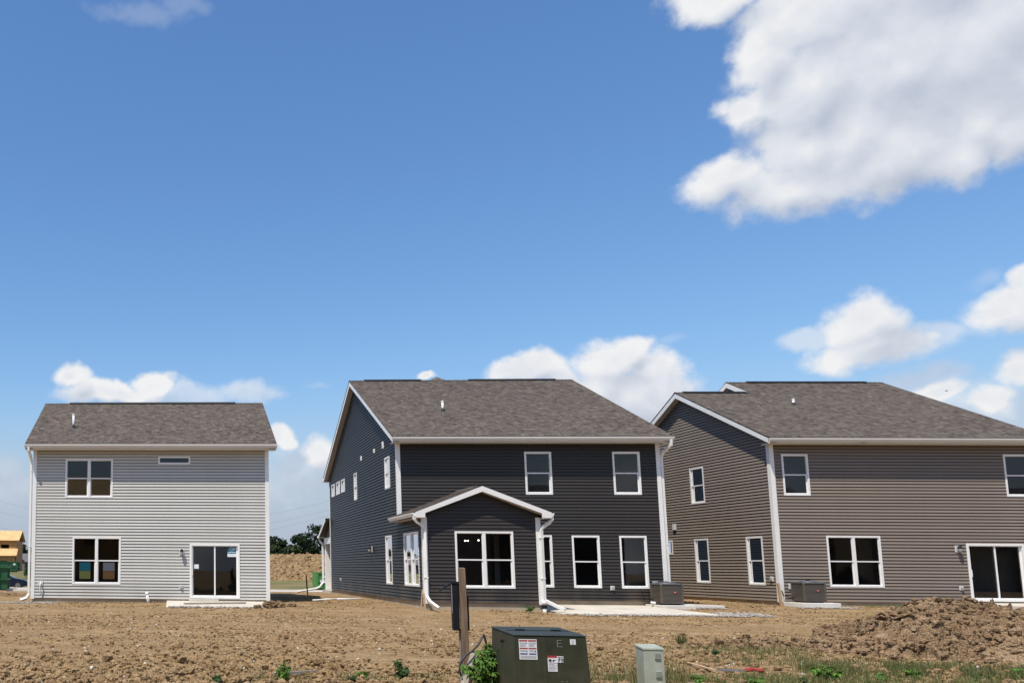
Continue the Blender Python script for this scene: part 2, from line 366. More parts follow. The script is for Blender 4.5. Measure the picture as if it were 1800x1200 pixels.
Fq = np.stack([ii, ii + 1, ii + 1 + nx, ii + nx], -1)
def ground_fn(t, b):
    dirt_fn((.160, .100, .047), (.262, .169, .082), (.350, .238, .125), (.450, .330, .197))(t, b)
    src = b.inputs['Base Color'].links[0].from_socket
    c = ocoord(t); s = t.new('ShaderNodeSeparateXYZ'); t.l.new(c, s.inputs[0])
    g = t.ramp(t.noise(c, .5, 5, .65), [(.3, (.085, .105, .035)), (.6, (.17, .155, .07)), (.8, (.26, .21, .12))])
    far = t.m('MULTIPLY', t.mr(s.outputs[1], 78, 90, 0, 1), t.mr(t.noise(c, .12, 4), .38, .55, .25, 1))
    t.l.new(t.mix(far, src, g), b.inputs['Base Color'])
material('ground_soil', fn=ground_fn, rough=.95, spec=.1)
gro = link(bpy.data.objects.new('ground', np_mesh('ground', V, Fq, M['ground_soil']))); tag(gro, kind='structure')

# ------------------------------------------------------------------ house kit
ROW = .1143
class House:
    def __init__(s, name, x, y, rz, label, sid, zb, zs, cat='house'):
        s.o = empty(name, (x, y, 0), rz, label, cat, 'new houses along the bare lot'); s.sid = M[sid]; s.zb = zb; s.zs = zs; s.cache = {}
    def part(s, name, mb, mat, parent=None, **k): return mb.build(name, mat, parent or s.o, **k)
def P3(ax, plane, u, o, z):
    if ax == 'f': return (u, plane - o, z)
    if ax == 'b': return (u, plane + o, z)
    if ax == 'l': return (plane - o, u, z)
    return (plane + o, u, z)
def abox(mb, ax, plane, u0, u1, o0, o1, z0, z1, mi=0):
    a = P3(ax, plane, u0, o0, z0); b = P3(ax, plane, u1, o1, z1)
    return mb.box(min(a[0], b[0]), max(a[0], b[0]), min(a[1], b[1]), max(a[1], b[1]), min(a[2], b[2]), max(a[2], b[2]), mi)
def spans(u0, u1, holes, z):
    iv = [(u0, u1)]
    for (a, b, c, d) in holes:
        if not (c < z < d): continue
        nv = []
        for (p, q) in iv:
            if b <= p or a >= q: nv.append((p, q)); continue
            if a > p: nv.append((p, a))
            if b < q: nv.append((b, q))
        iv = nv
    return [(p, q) for p, q in iv if q - p > .004]
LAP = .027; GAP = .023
def wall(H, ax, plane, lo, hi, zb, zt, holes=(), thick=.12, singles=True, name='wall', mat=None):
    """lo(z), hi(z): the wall's ends at height z.  A wall sheet with openings, clad course by course."""
    mat = mat or H.sid; holes = [tuple(h) for h in holes]
    zz = sorted({zb, zt} | {v for h in holes for v in h[2:] if zb < v < zt} | {z for z in getattr(lo, 'brk', ()) if zb < z < zt})
    mb = MB()
    for a, b in zip(zz, zz[1:]):
        for (p, q) in spans(lo((a + b) / 2), hi((a + b) / 2), holes, (a + b) / 2):
            l0, l1 = (lo(a), lo(b)) if abs(p - lo((a + b) / 2)) < 1e-6 else (p, p)
            r0, r1 = (hi(a), hi(b)) if abs(q - hi((a + b) / 2)) < 1e-6 else (q, q)
            pts = [P3(ax, plane, l0, 0, a), P3(ax, plane, r0, 0, a), P3(ax, plane, r0, -thick, a), P3(ax, plane, l0, -thick, a),
                   P3(ax, plane, l1, 0, b), P3(ax, plane, r1, 0, b), P3(ax, plane, r1, -thick, b), P3(ax, plane, l1, -thick, b)]
            mb.hexa(pts)
    w = H.part(name, mb, M['lap_shade_pale' if H.sid.name == 'siding_light_gray' else 'lap_shade'])
    joined = MB(); k = 0; z0 = zb
    while z0 < zt - .01:
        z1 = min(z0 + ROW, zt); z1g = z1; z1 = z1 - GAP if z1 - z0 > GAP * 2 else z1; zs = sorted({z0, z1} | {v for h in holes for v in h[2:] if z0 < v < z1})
        sl = []
        for a, b in zip(zs, zs[1:]):
            m = (a + b) / 2; L, Rr = lo(m), hi(m)
            if Rr - L < .03: continue
            for (p, q) in spans(L, Rr, holes, m):
                l0, l1 = (lo(a), lo(b)) if abs(p - L) < 1e-6 else (p, p)
                r0, r1 = (hi(a), hi(b)) if abs(q - Rr) < 1e-6 else (q, q)
                sl.append([a, b, l0, r0, l1, r1])
        groups = []
        for s_ in sl:
            hit = [g for g in groups if any(s_[2] < t[3] and s_[3] > t[2] for t in g)]
            ng = [s_] + [t for g in hit for t in g]; groups = [g for g in groups if g not in hit] + [ng]
        for g in groups:
            def off(z): return .003 + LAP * (1 - (z - z0) / ROW)
            u_ref = min(t[2] for t in g)
            key = (ax, round(plane, 4), tuple(sorted((round(t[0] - z0, 4), round(t[1] - z0, 4), *[round(v, 4) for v in t[2:]]) for t in g)))
            bm = MB()
            for (a, b, l0, r0, l1, r1) in g:
                A = P3(ax, plane, l0, off(a), a - z0); B = P3(ax, plane, r0, off(a), a - z0); C_ = P3(ax, plane, r1, off(b), b - z0); D = P3(ax, plane, l1, off(b), b - z0)
                bm.quad(A, B, C_, D)
                if a == z0: bm.quad(P3(ax, plane, l0, .0, a - z0 + .002), P3(ax, plane, r0, .0, a - z0 + .002), B, A)
            if singles:
                me = H.cache.get(key)
                if me is None: me = H.cache[key] = bm.mesh('siding_board', mat)
                o = bpy.data.objects.new('siding_board', me); link(o, w); o.location = (0, 0, z0)
            else: joined.add([(x, y, z + z0) for x, y, z in bm.v], bm.f)
        z0 = z1g
    if not singles: joined.build('siding', mat, w)
    return w
def const(v):
    return lambda z: v
def window(H, ax, plane, u0, u1, z0, z1, kind='hung', fw=.062, mid=None, units=1, label=None):
    """white vinyl window; returns the window part"""
    mb = MB(); O1, O0 = .034, -.05
    for (a, b, c, d) in ((u0, u1, z0, z0 + fw), (u0, u1, z1 - fw, z1), (u0, u0 + fw, z0 + fw, z1 - fw), (u1 - fw, u1, z0 + fw, z1 - fw)): abox(mb, ax, plane, a, b, O0, O1, c, d)
    abox(mb, ax, plane, u0 - .012, u1 + .012, .0, .022, z0 - .012, z1 + .012)  if False else None
    edges = [u0 + fw]
    mw = .10
    for i in range(1, units):
        c = u0 + (u1 - u0) * i / units; abox(mb, ax, plane, c - mw / 2, c + mw / 2, O0, O1 - .003, z0 + fw, z1 - fw); edges += [c - mw / 2, c + mw / 2]
    edges.append(u1 - fw)
    w = H.part('window', mb, M['white_vinyl'])
    if label: w['label'] = label
    zm = mid if mid else (z0 + z1) / 2
    for a, b in zip(edges[::2], edges[1::2]):
        if kind == 'hung':
            sb = MB(); st = .034
            abox(sb, ax, plane, a, b, -.03, .012, zm - .022, zm + .022)
            for (p, q, c, d) in ((a, a + st, z0 + fw, zm - .022), (b - st, b, z0 + fw, zm - .022), (a + st, b - st, z0 + fw, z0 + fw + st)): abox(sb, ax, plane, p, q, -.045, -.012, c, d)
            for (p, q, c, d) in ((a, a + .014, zm + .022, z1 - fw), (b - .014, b, zm + .022, z1 - fw), (a + .014, b - .014, z1 - fw - .014, z1 - fw)): abox(sb, ax, plane, p, q, -.04, .004, c, d)
            sb.build('sash', M['white_vinyl'], w)
            rects = [(a + st, b - st, z0 + fw + st, zm - .022, -.032), (a + .014, b - .014, zm + .022, z1 - fw - .014, -.016)]
        else: rects = [(a, b, z0 + fw, z1 - fw, -.02)]
        for (p, q, c, d, o) in rects:
            g = MB(); g.quad(P3(ax, plane, p, o, c), P3(ax, plane, q, o, c), P3(ax, plane, q, o, d), P3(ax, plane, p, o, d)); g.build('pane', M['glass'], w)
    return w
def slider(H, u0, u1, z0, z1, dark=False):
    mb = MB(); fw = .075
    for (a, b, c, d) in ((u0, u1, z0, z0 + .07), (u0, u1, z1 - fw, z1), (u0, u0 + fw, z0 + .07, z1 - fw), (u1 - fw, u1, z0 + .07, z1 - fw)): abox(mb, 'f', 0, a, b, -.08, .04, c, d)
    dr = H.part('sliding_door', mb, M['white_vinyl'])
    um = (u0 + u1) / 2; st = .05
    for i, (a, b, o) in enumerate(((u0 + fw, um + .03, -.02), (um - .03, u1 - fw, -.055))):
        s_ = MB()
        for (p, q, c, d) in ((a, a + st, z0 + .07, z1 - fw), (b - st, b, z0 + .07, z1 - fw), (a + st, b - st, z0 + .07, z0 + .07 + st), (a + st, b - st, z1 - fw - st * .6, z1 - fw)): abox(s_, 'f', 0, p, q, o - .02, o + .02, c, d)
        s_.build('door_panel', M['white_vinyl'], dr)
        g = MB(); g.quad((a + st, -o, z0 + .07 + st), (b - st, -o, z0 + .07 + st), (b - st, -o, z1 - fw), (a + st, -o, z1 - fw)); g.build('pane', M['glass'], dr)
    h = MB(); abox(h, 'f', 0, u0 + fw + .012, u0 + fw + .038, .0, .045, z0 + .85, z0 + 1.1); h.build('handle', M['white_vinyl'], dr, bevel=.006)
    return dr
def shingle_slope(mb, ya, za, yb, zb_, lo, hi, side=False, steps=None, flip=1):
    """stepped courses from the eave (ya, za) up to (yb, zb_); lo/hi give the ends at fraction t"""
    L = math.hypot(yb - ya, zb_ - za); n = int(L / .143); dy, dz = (yb - ya) / L, (zb_ - za) / L; ny_, nz_ = -dz, dy
    if nz_ < 0: ny_, nz_ = -ny_, -nz_
    for i in range(n + 1):
        s0 = i * .143; s1 = min(L, s0 + .143)
        if s1 - s0 < .005: continue
        t0, t1 = s0 / L, s1 / L; hgt = .012
        a = (ya + dy * s0 + ny_ * hgt, za + dz * s0 + nz_ * hgt); b = (ya + dy * s1 + ny_ * .002, za + dz * s1 + nz_ * .002); c = (ya + dy * s0 - ny_ * .002, za + dz * s0 - nz_ * .002)
        def pt(u, q): return (q[0], u, q[1]) if side else (u, q[0], q[1])
        l0, l1, h0, h1 = lo(t0), lo(t1), hi(t0), hi(t1)
        mb.quad(pt(l0, a), pt(h0, a), pt(h1, b), pt(l1, b)); mb.quad(pt(l0, c), pt(h0, c), pt(h0, a), pt(l0, a))
def gable_roof(H, x0, x1, ye, ze, yr, zr, yb=None, zbk=None, mat='shingles', ridge_vent=(), pipe=None, lo_front=None, parent=None):
    """ridge along local x; front eave (ye,ze) -> ridge (yr,zr) -> back eave"""
    yb = yb if yb is not None else 2 * yr - ye; zbk = zbk if zbk is not None else ze
    mb = MB(); shingle_slope(mb, ye, ze, yr, zr, lo_front or const(x0), const(x1)); shingle_slope(mb, yb, zbk, yr, zr, const(x0), const(x1))
    r = H.part('roof', mb, M[mat], parent)
    dk = MB(); t = .05                                           # deck under the shingles
    for (p, q) in (((ye, ze), (yr, zr)), ((yb, zbk), (yr, zr))):
        if lo_front and p[0] == ye: continue
        dk.hexa([(x0 + .01, p[0], p[1] - t), (x1 - .01, p[0], p[1] - t), (x1 - .01, q[0], q[1] - t), (x0 + .01, q[0], q[1] - t),
                 (x0 + .01, p[0], p[1] - .004), (x1 - .01, p[0], p[1] - .004), (x1 - .01, q[0], q[1] - .004), (x0 + .01, q[0], q[1] - .004)])
    dk.build('roof_deck', M['rubber_boot'], r)
    cap = MB(); k = int((x1 - x0) / .16); e = (x1 - x0) / k; sl = (zr - ze) / (yr - ye)
    for i in range(k):
        a = x0 + i * e; b = a + e
        for sgn in (-1, 1):
            cap.quad((a, yr, zr + .026), (b, yr, zr + .016), (b, yr + sgn * .13, zr + .016 - .13 * sl), (a, yr + sgn * .13, zr + .026 - .13 * sl))
    cap.build('ridge_cap', M['shingle_cap'], r)
    for (a, b) in ridge_vent:
        v = MB(); v.prism([(a, yr - .16, zr - .045), (a, yr - .13, zr + .012), (a, yr, zr + .058), (a, yr + .13, zr + .012), (a, yr + .16, zr - .045)], (b - a, 0, 0)); v.build('ridge_vent', M['black_plastic'], r)
    if pipe:
        px, py, pz, ph = pipe; v = MB(); v.tube([(px, py, pz - .1), (px, py, pz + ph)], .045, 14); pp = v.build('vent_pipe', M['pvc'], r, smooth=True)
        c = MB(); c.lathe([(.16, -.09), (.075, .0), (.06, .10), (.05, .13)], (px, py, pz), 14); c.build('pipe_boot', M['rubber_boot'], pp)
        c = MB(); c.lathe([(.053, -.05), (.053, .008), (.04, .012)], (px, py, pz + ph), 14); c.build('pipe_collar', M['pvc'], pp)
    return r
def rake(H, x, yr, zr, ye, ze, ov, mat='white_metal', depth=.19, tail=True, soffit_w=.28, sgn=-1):
    """rake boards and soffit of one gable end at x (outer face), wall on the other side by soffit_w"""
    for (y1, z1) in ((ye, ze), (2 * yr - ye, ze)):
        mb = MB(); th = .025 * sgn
        ring = [(x, y1, z1 - .03), (x, yr, zr - .03), (x, yr, zr - .03 - depth * 1.1), (x, y1, z1 - .03 - depth * 1.02)]
        mb.prism(ring, (-th, 0, 0)); H.part('rake_board', mb, M[mat])
        sf = MB(); xi = x - sgn * soffit_w
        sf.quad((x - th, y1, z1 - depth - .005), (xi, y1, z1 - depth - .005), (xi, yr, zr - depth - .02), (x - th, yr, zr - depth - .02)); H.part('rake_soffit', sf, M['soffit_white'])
def gutter_run(H, x0, x1, y, zt, zb, mat='almond_metal', ends=True):
    """K-style gutter on a fascia facing -y"""
    mb = MB(); pr = [(0, zb), (-.075, zb), (-.085, zb + .045), (-.115, zb + .085), (-.12, zt), (-.108, zt), (-.105, zt - .012), (-.01, zt - .012), (-.01, zt), (0, zt)]
    mb.prism([(x0, y + a, z) for a, z in pr], (x1 - x0, 0, 0)); return H.part('gutter', mb, M[mat])
def eave(H, x0, x1, zs, gt, mat='almond_metal', y=-.40, back=0.0):
    f = MB(); f.box(x0 + .02, x1 - .02, y - .02, y, zs, gt - .01); H.part('fascia', f, M[mat])
    s_ = MB(); s_.box(x0 + .02, x1 - .02, y, back, zs + .008, zs + .02)
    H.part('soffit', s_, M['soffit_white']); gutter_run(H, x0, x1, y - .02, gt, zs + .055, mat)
def corner(H, x, y, z0, z1, sx, sy, w=.105):
    """outside corner post, arms running along +sx and +sy from the corner"""
    mb = MB(); t = .038
    mb.box(min(x - sx * t, x + sx * w), max(x - sx * t, x + sx * w), min(y - sy * t, y - sy * .002), max(y - sy * t, y - sy * .002), z0, z1)
    mb.box(min(x - sx * t, x - sx * .002), max(x - sx * t, x - sx * .002), min(y - sy * .002, y + sy * w), max(y - sy * .002, y + sy * w), z0, z1)
    return H.part('corner_post', mb, M['white_metal'])
def downspout(H, path, mat='white_metal', w=(.04, .055), parent=None, straps=()):
    mb = MB(); mb.tube(path, 0, rect=w); o = H.part('downspout', mb, M[mat], parent)
    for (x, y, z) in straps:
        b = MB(); b.box(x - w[1] - .008, x + w[1] + .008, y - w[1] - .008, y + w[1] + .008, z - .015, z + .015); b.build('strap', M['white_metal'], o)
    return o
def wall_lamp(H, ax, plane, u, z):
    b = MB(); abox(b, ax, plane, u - .09, u + .09, .02, .04, z - .12, z + .12); l = H.part('wall_lamp', b, M['siding_block'], bevel=.01)
    c = MB(); p = P3(ax, plane, u, .13, z); c.lathe([(.02, .12), (.05, .09), (.075, .04), (.078, .03)], p, 14); c.tube([P3(ax, plane, u, .04, z + .02), P3(ax, plane, u, .09, z + .10), P3(ax, plane, u, .13, z + .11)], .014, 6); c.build('lamp_arm', M['black_plastic'], l)
    g = MB(); g.lathe([(.055, .03), (.062, -.05), (.05, -.12), (.02, -.13)], p, 14); g.build('lamp_glass', M['lamp_glass'], l, smooth=True)
def outlet(H, ax, plane, u, z, s=.075):
    b = MB(); abox(b, ax, plane, u - s, u + s, .02, .045, z - s, z + s); o = H.part('outlet_block', b, M['siding_block'], bevel=.012)
    c = MB(); abox(c, ax, plane, u - .04, u + .04, .045, .09, z - .05, z + .055); c.build('outlet_cover', M['grey_plastic'], o, bevel=.012)
material('siding_block', (.62, .62, .60), .45); material('grey_plastic', (.33, .34, .34), .4); material('lamp_glass', (.30, .31, .31), .15)
def shell(H, x0, x1, y0, y1, zb, zt, mid, room=4.2):
    """what shows through the panes: floors and a drywall partition behind the rooms"""
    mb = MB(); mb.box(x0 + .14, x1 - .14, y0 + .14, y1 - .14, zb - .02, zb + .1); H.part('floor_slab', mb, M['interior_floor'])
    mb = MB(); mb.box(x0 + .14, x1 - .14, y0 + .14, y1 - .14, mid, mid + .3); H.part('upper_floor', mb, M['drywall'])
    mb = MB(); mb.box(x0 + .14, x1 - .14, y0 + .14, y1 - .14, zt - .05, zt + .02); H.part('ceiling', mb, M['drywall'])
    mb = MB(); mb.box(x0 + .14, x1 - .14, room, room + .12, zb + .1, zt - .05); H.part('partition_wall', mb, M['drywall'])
def foundation(H, x0, x1, y0, y1, zb):
    mb = MB(); mb.box(x0 + .02, x1 - .02, y0 + .02, y1 - .02, -.35, zb + .01); return H.part('foundation', mb, M['foundation_concrete'])

# ------------------------------------------------------------------ light grey house
def gab(ye, ze, yr, zr, drop, D):
    sl = (zr - ze) / (yr - ye)
    def lo(z): return max(0.0, ye + (z - (ze - drop)) / sl)
    def hi(z): return min(D, 2 * yr - ye - (z - (ze - drop)) / sl)
    lo.brk = (ze - drop + sl * (-ye),)
    return lo, hi
def label_part(H, o, t): o['label'] = t
H = House('gray_house', -3.4237, 33.3458, -.0596, 'light grey two-storey house with white trim, leftmost of the three', 'siding_light_gray', .28, 5.88)
w, D = 8.933, 9.1; ye, ze, yr, zr = -.47, 6.105, 4.55, 8.59
win = [(1.215, 3.045, 4.07, 5.57), (4.78, 6.0, 5.37, 5.67), (1.53, 3.375, .79, 2.585), (5.98, 7.855, .315, 2.36)]
wall(H, 'f', 0, const(0), const(w), H.zb, H.zs + .02, win)
lo, hi = gab(ye, ze, yr, zr, .14, D)
for ax, pl in (('l', 0), ('r', w)): wall(H, ax, pl, lo, hi, H.zb, zr - .2, singles=False)
wall(H, 'b', D, const(0), const(w), H.zb, H.zs + .02, singles=False)
foundation(H, 0, w, 0, D, H.zb); shell(H, 0, w, 0, D, H.zb, H.zs, 2.95)
window(H, 'f', 0, *win[0], units=2, mid=4.82); window(H, 'f', 0, *win[1], kind='fixed'); lw = window(H, 'f', 0, *win[2], units=2, mid=1.69)
sl = slider(H, *win[3])
gable_roof(H, -.30, w + .30, ye, ze, yr, zr, ridge_vent=[(.79, 8.04)], pipe=(1.34, 1.31, 6.99, .56))
for x, s in ((-.29, -1), (w + .29, 1)): rake(H, x, yr, zr, ye, ze, .3, sgn=s)
eave(H, -.31, w + .31, H.zs, 6.075)
for x, y, sx, sy in ((0, 0, 1, 1), (w, 0, -1, 1), (0, D, 1, -1), (w, D, -1, -1)): corner(H, x, y, H.zb - .04, H.zs + .01, sx, sy)
downspout(H, [(-.16, -.47, 6.0), (-.16, -.47, 5.86), (-.12, -.12, 5.62), (-.12, .03, 5.5), (-.12, .03, .42), (-.2, -.02, .26), (-.42, -.1, .18)], straps=((-.12, .03, 5.1), (-.12, .03, 2.2)))
wall_lamp(H, 'f', 0, 5.68, 2.03); outlet(H, 'f', 0, 5.66, .73)
b = MB(); abox(b, 'f', 0, .23, .43, .02, .05, .72, .92); cbx = H.part('cable_box', b, M['siding_block'], bevel=.012)
c = MB(); c.tube([(.35, -.06, .86), (.36, -.14, .84), (.34, -.15, .76), (.32, -.13, .6), (.34, -.11, .46), (.4, -.08, .36)], .022, 8); c.build('conduit', M['pvc'], cbx, smooth=True)
# sheets taped inside the lower window and stickers on the door
for nm, u0, u1, z0, z1, col in (('paper_sheet', 1.80, 2.22, 1.31, 1.62, (.04, .56, .70)), ('paper_sheet', 1.80, 2.22, 1.0, 1.30, (.78, .84, .26)), ('paper_sheet', 2.70, 3.14, 1.31, 1.62, (.80, .84, .92)), ('paper_sheet', 2.70, 3.14, 1.0, 1.30, (.82, .44, .18))):
    g = MB(); g.box(u0, u1, .036, .039, z0, z1); g.build(nm, flat('paper_%.2f_%.2f' % (col[0], col[1]), col, .8), lw)
def text_mesh(s, size, name, mat, parent, loc, rot=(math.pi / 2, 0, 0), shear=0.0, align='CENTER'):
    cu = bpy.data.curves.new(name, 'FONT'); cu.body = s; cu.size = size; cu.align_x = align; cu.align_y = 'CENTER'; cu.shear = shear; cu.resolution_u = 2; cu.extrude = .0006; cu.offset = size * .006
    tmp = bpy.data.objects.new('tmp', cu); COL.objects.link(tmp); bpy.context.view_layer.update()
    me = bpy.data.meshes.new_from_object(tmp.evaluated_get(bpy.context.evaluated_depsgraph_get())); bpy.data.objects.remove(tmp); bpy.data.curves.remove(cu)
    me.materials.clear(); me.materials.append(mat); o = bpy.data.objects.new(name, me); link(o, parent); o.location = loc; o.rotation_euler = rot; return o
flat('sticker_white', (.70, .74, .76), .5); flat('sticker_teal', (.04, .21, .29), .5)
g = MB(); g.box(7.40, 7.73, .044, .046, 1.87, 1.98); st = g.build('door_sticker', M['sticker_white'], sl)
g = MB(); g.add([(7.40, .0445, 1.985), (7.73, .0445, 1.985), (7.73, .0445, 2.20), (7.60, .0445, 2.24), (7.47, .0445, 2.23), (7.40, .0445, 2.14)], ((0, 1, 2, 3, 4, 5),)); g.build('sticker_field', M['sticker_teal'], st)
text_mesh('LW', .14, 'sticker_letters', M['sticker_white'], st, (7.58, .042, 2.15), shear=.25)
g = MB(); g.add([(7.41, .042, 2.02), (7.55, .042, 2.07), (7.72, .042, 2.03), (7.72, .042, 2.015), (7.55, .042, 2.045), (7.41, .042, 2.0)], ((0, 1, 4, 5), (1, 2, 3, 4))); g.build('sticker_swoosh', M['sticker_white'], st)
g = MB(); g.box(6.15, 6.32, .012, .014, 1.42, 1.58); g.build('energy_label', M['sticker_white'], sl)
for (x0_, x1_, y0_, y1_, z0_, z1_) in ((3.55, 3.65, .2, 4.2, .4, 2.9), (8.2, 8.3, .2, 4.2, .4, 2.9)):
    dw = MB(); dw.box(x0_, x1_, y0_, y1_, z0_, z1_); H.part('interior_wall', dw, M['new_drywall'])
HG = H
# ------------------------------------------------------------------ charcoal house with a sunroom
H = House('charcoal_house', 9.9924, 31.4683, -.0635, 'charcoal two-storey house with a gabled sunroom, in the middle', 'siding_charcoal', .405, 5.99)
w, D = 9.204, 14.12; ye, ze, yr, zr = -.47, 6.217, 7.06, 9.875; SD, SW = -3.106, 3.672
fr = [(4.515, 5.46, 4.16, 5.71), (7.59, 8.54, 4.165, 5.71), (6.03, 6.985, .855, 2.705), (7.67, 8.605, .85, 2.705), (4.39, 5.345, .86, 2.71)]
wall(H, 'f', 0, const(0), const(w), H.zb, H.zs + .02, fr + [(.12, 3.55, H.zb - .01, 3.0)])
lo, hi = gab(ye, ze, yr, zr, .14, D)
lf = [(1.03, 1.83, 4.49, 5.70), (7.06, 7.72, 4.51, 5.73), (12.55, 13.45, 5.12, 5.745), (11.13, 12.12, 5.12, 5.745), (9.87, 10.80, 5.12, 5.745), (1.03, 2.01, .895, 2.715)]
wall(H, 'l', 0, lo, hi, H.zb, zr - .2, lf)
wall(H, 'r', w, lo, hi, H.zb, zr - .2, singles=False); wall(H, 'b', D, const(0), const(w), H.zb, H.zs + .02, singles=False)
foundation(H, 0, w, 0, D, H.zb); shell(H, 0, w, 0, D, H.zb, H.zs, 3.05, 4.4)
for r in fr: window(H, 'f', 0, *r)
for i, r in enumerate(lf): window(H, 'l', 0, *r, kind='fixed' if i in (2, 3, 4) else 'hung')
gable_roof(H, -.27, w + .30, ye, ze, yr, zr, ridge_vent=[(.4, 2.89), (4.99, 8.75)], pipe=(2.44, 2.46, 7.64, .42))
rake(H, -.26, yr, zr, ye, ze, .3, sgn=-1, soffit_w=.25); rake(H, w + .29, yr, zr, ye, ze, .3, sgn=1)
eave(H, -.26, w + .31, H.zs, 6.187)
bg_ = MB(); bg_.box(-.25, w + .29, D + .38, D + .40, H.zs, 6.18); H.part('fascia', bg_, M['almond_metal'])
bg_ = MB(); bg_.box(-.25, w + .29, D, D + .40, H.zs, H.zs + .012); H.part('soffit', bg_, M['soffit_white'])
bg_ = MB(); bg_.box(-.33, w + .3, D + .40, D + .52, 6.05, 6.18); H.part('gutter', bg_, M['almond_metal'])
cg = MB(); pk = [(3.47, 7.2, 9.83), (4.3, 7.2, 9.83), (3.80, 7.75, 10.20), (3.80, 13.8, 10.20), (.9, 13.8, 8.7), (.9, 9.3, 8.7), (6.7, 9.3, 8.7), (6.7, 13.8, 8.7)]
cg.add(pk, ((0, 1, 2), (0, 2, 5), (2, 3, 4, 5), (1, 6, 2), (2, 6, 7, 3))); H.part('cross_gable_roof', cg, M['shingles_side'])
corner(H, 0, 0, 3.42, H.zs + .01, 1, 1); corner(H, w, 0, H.zb - .04, H.zs + .01, -1, 1); corner(H, 0, D, H.zb, H.zs + .01, 1, -1)
downspout(H, [(w + .2, -.47, 6.1), (w + .2, -.47, 5.9), (w + .1, -.10, 5.66), (w + .1, .04, 5.5), (w + .1, .04, .62), (w + .12, -.12, .42)], straps=((w + .1, .04, 5.2), (w + .1, .04, 2.4)))
for u, z, hh in ((5.97, 6.21, .1), (3.46, 6.2, .085), (1.94, 6.23, .135)):
    b = MB(); abox(b, 'l', 0, u - .09, u + .09, .02, .07, z - hh, z + hh); v = H.part('wall_vent', b, M['white_vinyl'], bevel=.012)
    for k in range(2):
        c = MB(); abox(c, 'l', 0, u - .05, u + .05, .07, .074, z - .07 + k * .07, z - .04 + k * .07); c.build('vent_slot', M['grey_plastic'], v)
wall_lamp(H, 'l', 0, 4.36, 2.26); outlet(H, 'l', 0, 11.33, .94); outlet(H, 'f', 0, 7.34, .86)
b = MB(); abox(b, 'f', 0, 8.70, 8.86, .02, .12, .8, 1.12); H.part('disconnect_box', b, M['grey_plastic'], bevel=.01)
# sunroom
fz, az_ = 3.31, 4.16; xm = SW / 2; x0, x1 = -.28, SW + .28; s_sl = (az_ - fz) / (xm - x0)
sf_ = [(.99, 2.84, .87, 2.70)]; slw = [(-2.6, -.70, .89, 2.71)]
slo = lambda z: max(0.0, x0 + (z - (fz - .14)) / s_sl); slo.brk = (fz - .14 - x0 * s_sl,)
shi = lambda z: min(SW, x1 - (z - (fz - .14)) / s_sl)
wall(H, 'f', SD, slo, shi, H.zb, az_ - .16, sf_, name='sunroom_wall')
wall(H, 'l', 0, const(SD), const(0), H.zb, 3.16, slw, name='sunroom_wall')
srw = [(-2.6, -.70, .89, 2.71)]
wall(H, 'r', SW, const(SD), const(0), H.zb, 3.16, srw, singles=False, name='sunroom_wall')
window(H, 'f', SD, *sf_[0], units=2, mid=1.78); window(H, 'l', 0, *slw[0], units=2); window(H, 'r', SW, *srw[0], units=2)
fb = MB(); fb.box(.02, SW - .02, SD + .02, .02, -.35, H.zb + .012); H.part('foundation', fb, M['foundation_concrete'])
fb = MB(); fb.box(.13, SW - .13, SD + .13, .0, H.zb + .02, H.zb + .1); H.part('floor_slab', fb, M['interior_floor'])
fb = MB(); fb.box(.13, SW - .13, SD + .13, -.01, 3.02, 3.06); H.part('ceiling', fb, M['drywall'])
mb = MB(); yf = SD - .30
for xa, za, sg in ((x0, fz, 1), (x1, fz, -1)): shingle_slope(mb, xa, za, xm, az_, const(yf), const(-.02), side=True)
sr = H.part('sunroom_roof', mb, M['shingles_side'])
dk = MB()
for xa in (x0, x1): dk.hexa([(xa, yf + .01, fz - .05), (xm, yf + .01, az_ - .05), (xm, -.03, az_ - .05), (xa, -.03, fz - .05), (xa, yf + .01, fz - .004), (xm, yf + .01, az_ - .004), (xm, -.03, az_ - .004), (xa, -.03, fz - .004)])
dk.build('roof_deck', M['rubber_boot'], sr)
rv = MB(); rv.prism([(xm - .15, yf + .5, az_ - .06), (xm - .12, yf + .5, az_ + .01), (xm, yf + .5, az_ + .06), (xm + .12, yf + .5, az_ + .01), (xm + .15, yf + .5, az_ - .06)], (0, 2.0, 0)); rv.build('ridge_vent', M['shingle_cap'], sr)
for xa, sg in ((x0, 1), (x1, -1)):
    rb = MB(); xs_ = xa - .02 * sg
    rb.prism([(xs_, yf, fz - .01), (xm, yf, az_ - .012), (xm, yf, az_ - .19), (xs_ + .30 * sg, yf, fz - .04), (xs_ + .30 * sg, yf, fz - .185), (xs_, yf, fz - .185)][::sg], (0, .025, 0)); H.part('rake_board', rb, M['white_metal'])
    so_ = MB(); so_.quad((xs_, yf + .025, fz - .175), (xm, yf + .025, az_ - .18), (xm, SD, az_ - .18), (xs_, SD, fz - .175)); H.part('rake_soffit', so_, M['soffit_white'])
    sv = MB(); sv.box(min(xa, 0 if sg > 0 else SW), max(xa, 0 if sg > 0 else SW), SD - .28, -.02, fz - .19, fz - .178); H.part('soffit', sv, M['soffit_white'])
    gt_, gb_ = fz - .03, fz - .15; pr = [(0, gb_), (-.075, gb_), (-.085, gb_ + .04), (-.11, gb_ + .08), (-.115, gt_), (-.1, gt_), (-.1, gt_ - .012), (-.01, gt_ - .012), (-.01, gt_), (0, gt_)]
    gu = MB(); gu.prism([(xa + a * sg, yf + .03, z) for a, z in pr], (0, 3.34, 0)); H.part('gutter', gu, M['white_metal'])
corner(H, 0, SD, H.zb - .04, 3.15, 1, 1, .115); corner(H, SW, SD, H.zb - .04, 3.15, -1, 1, .115)
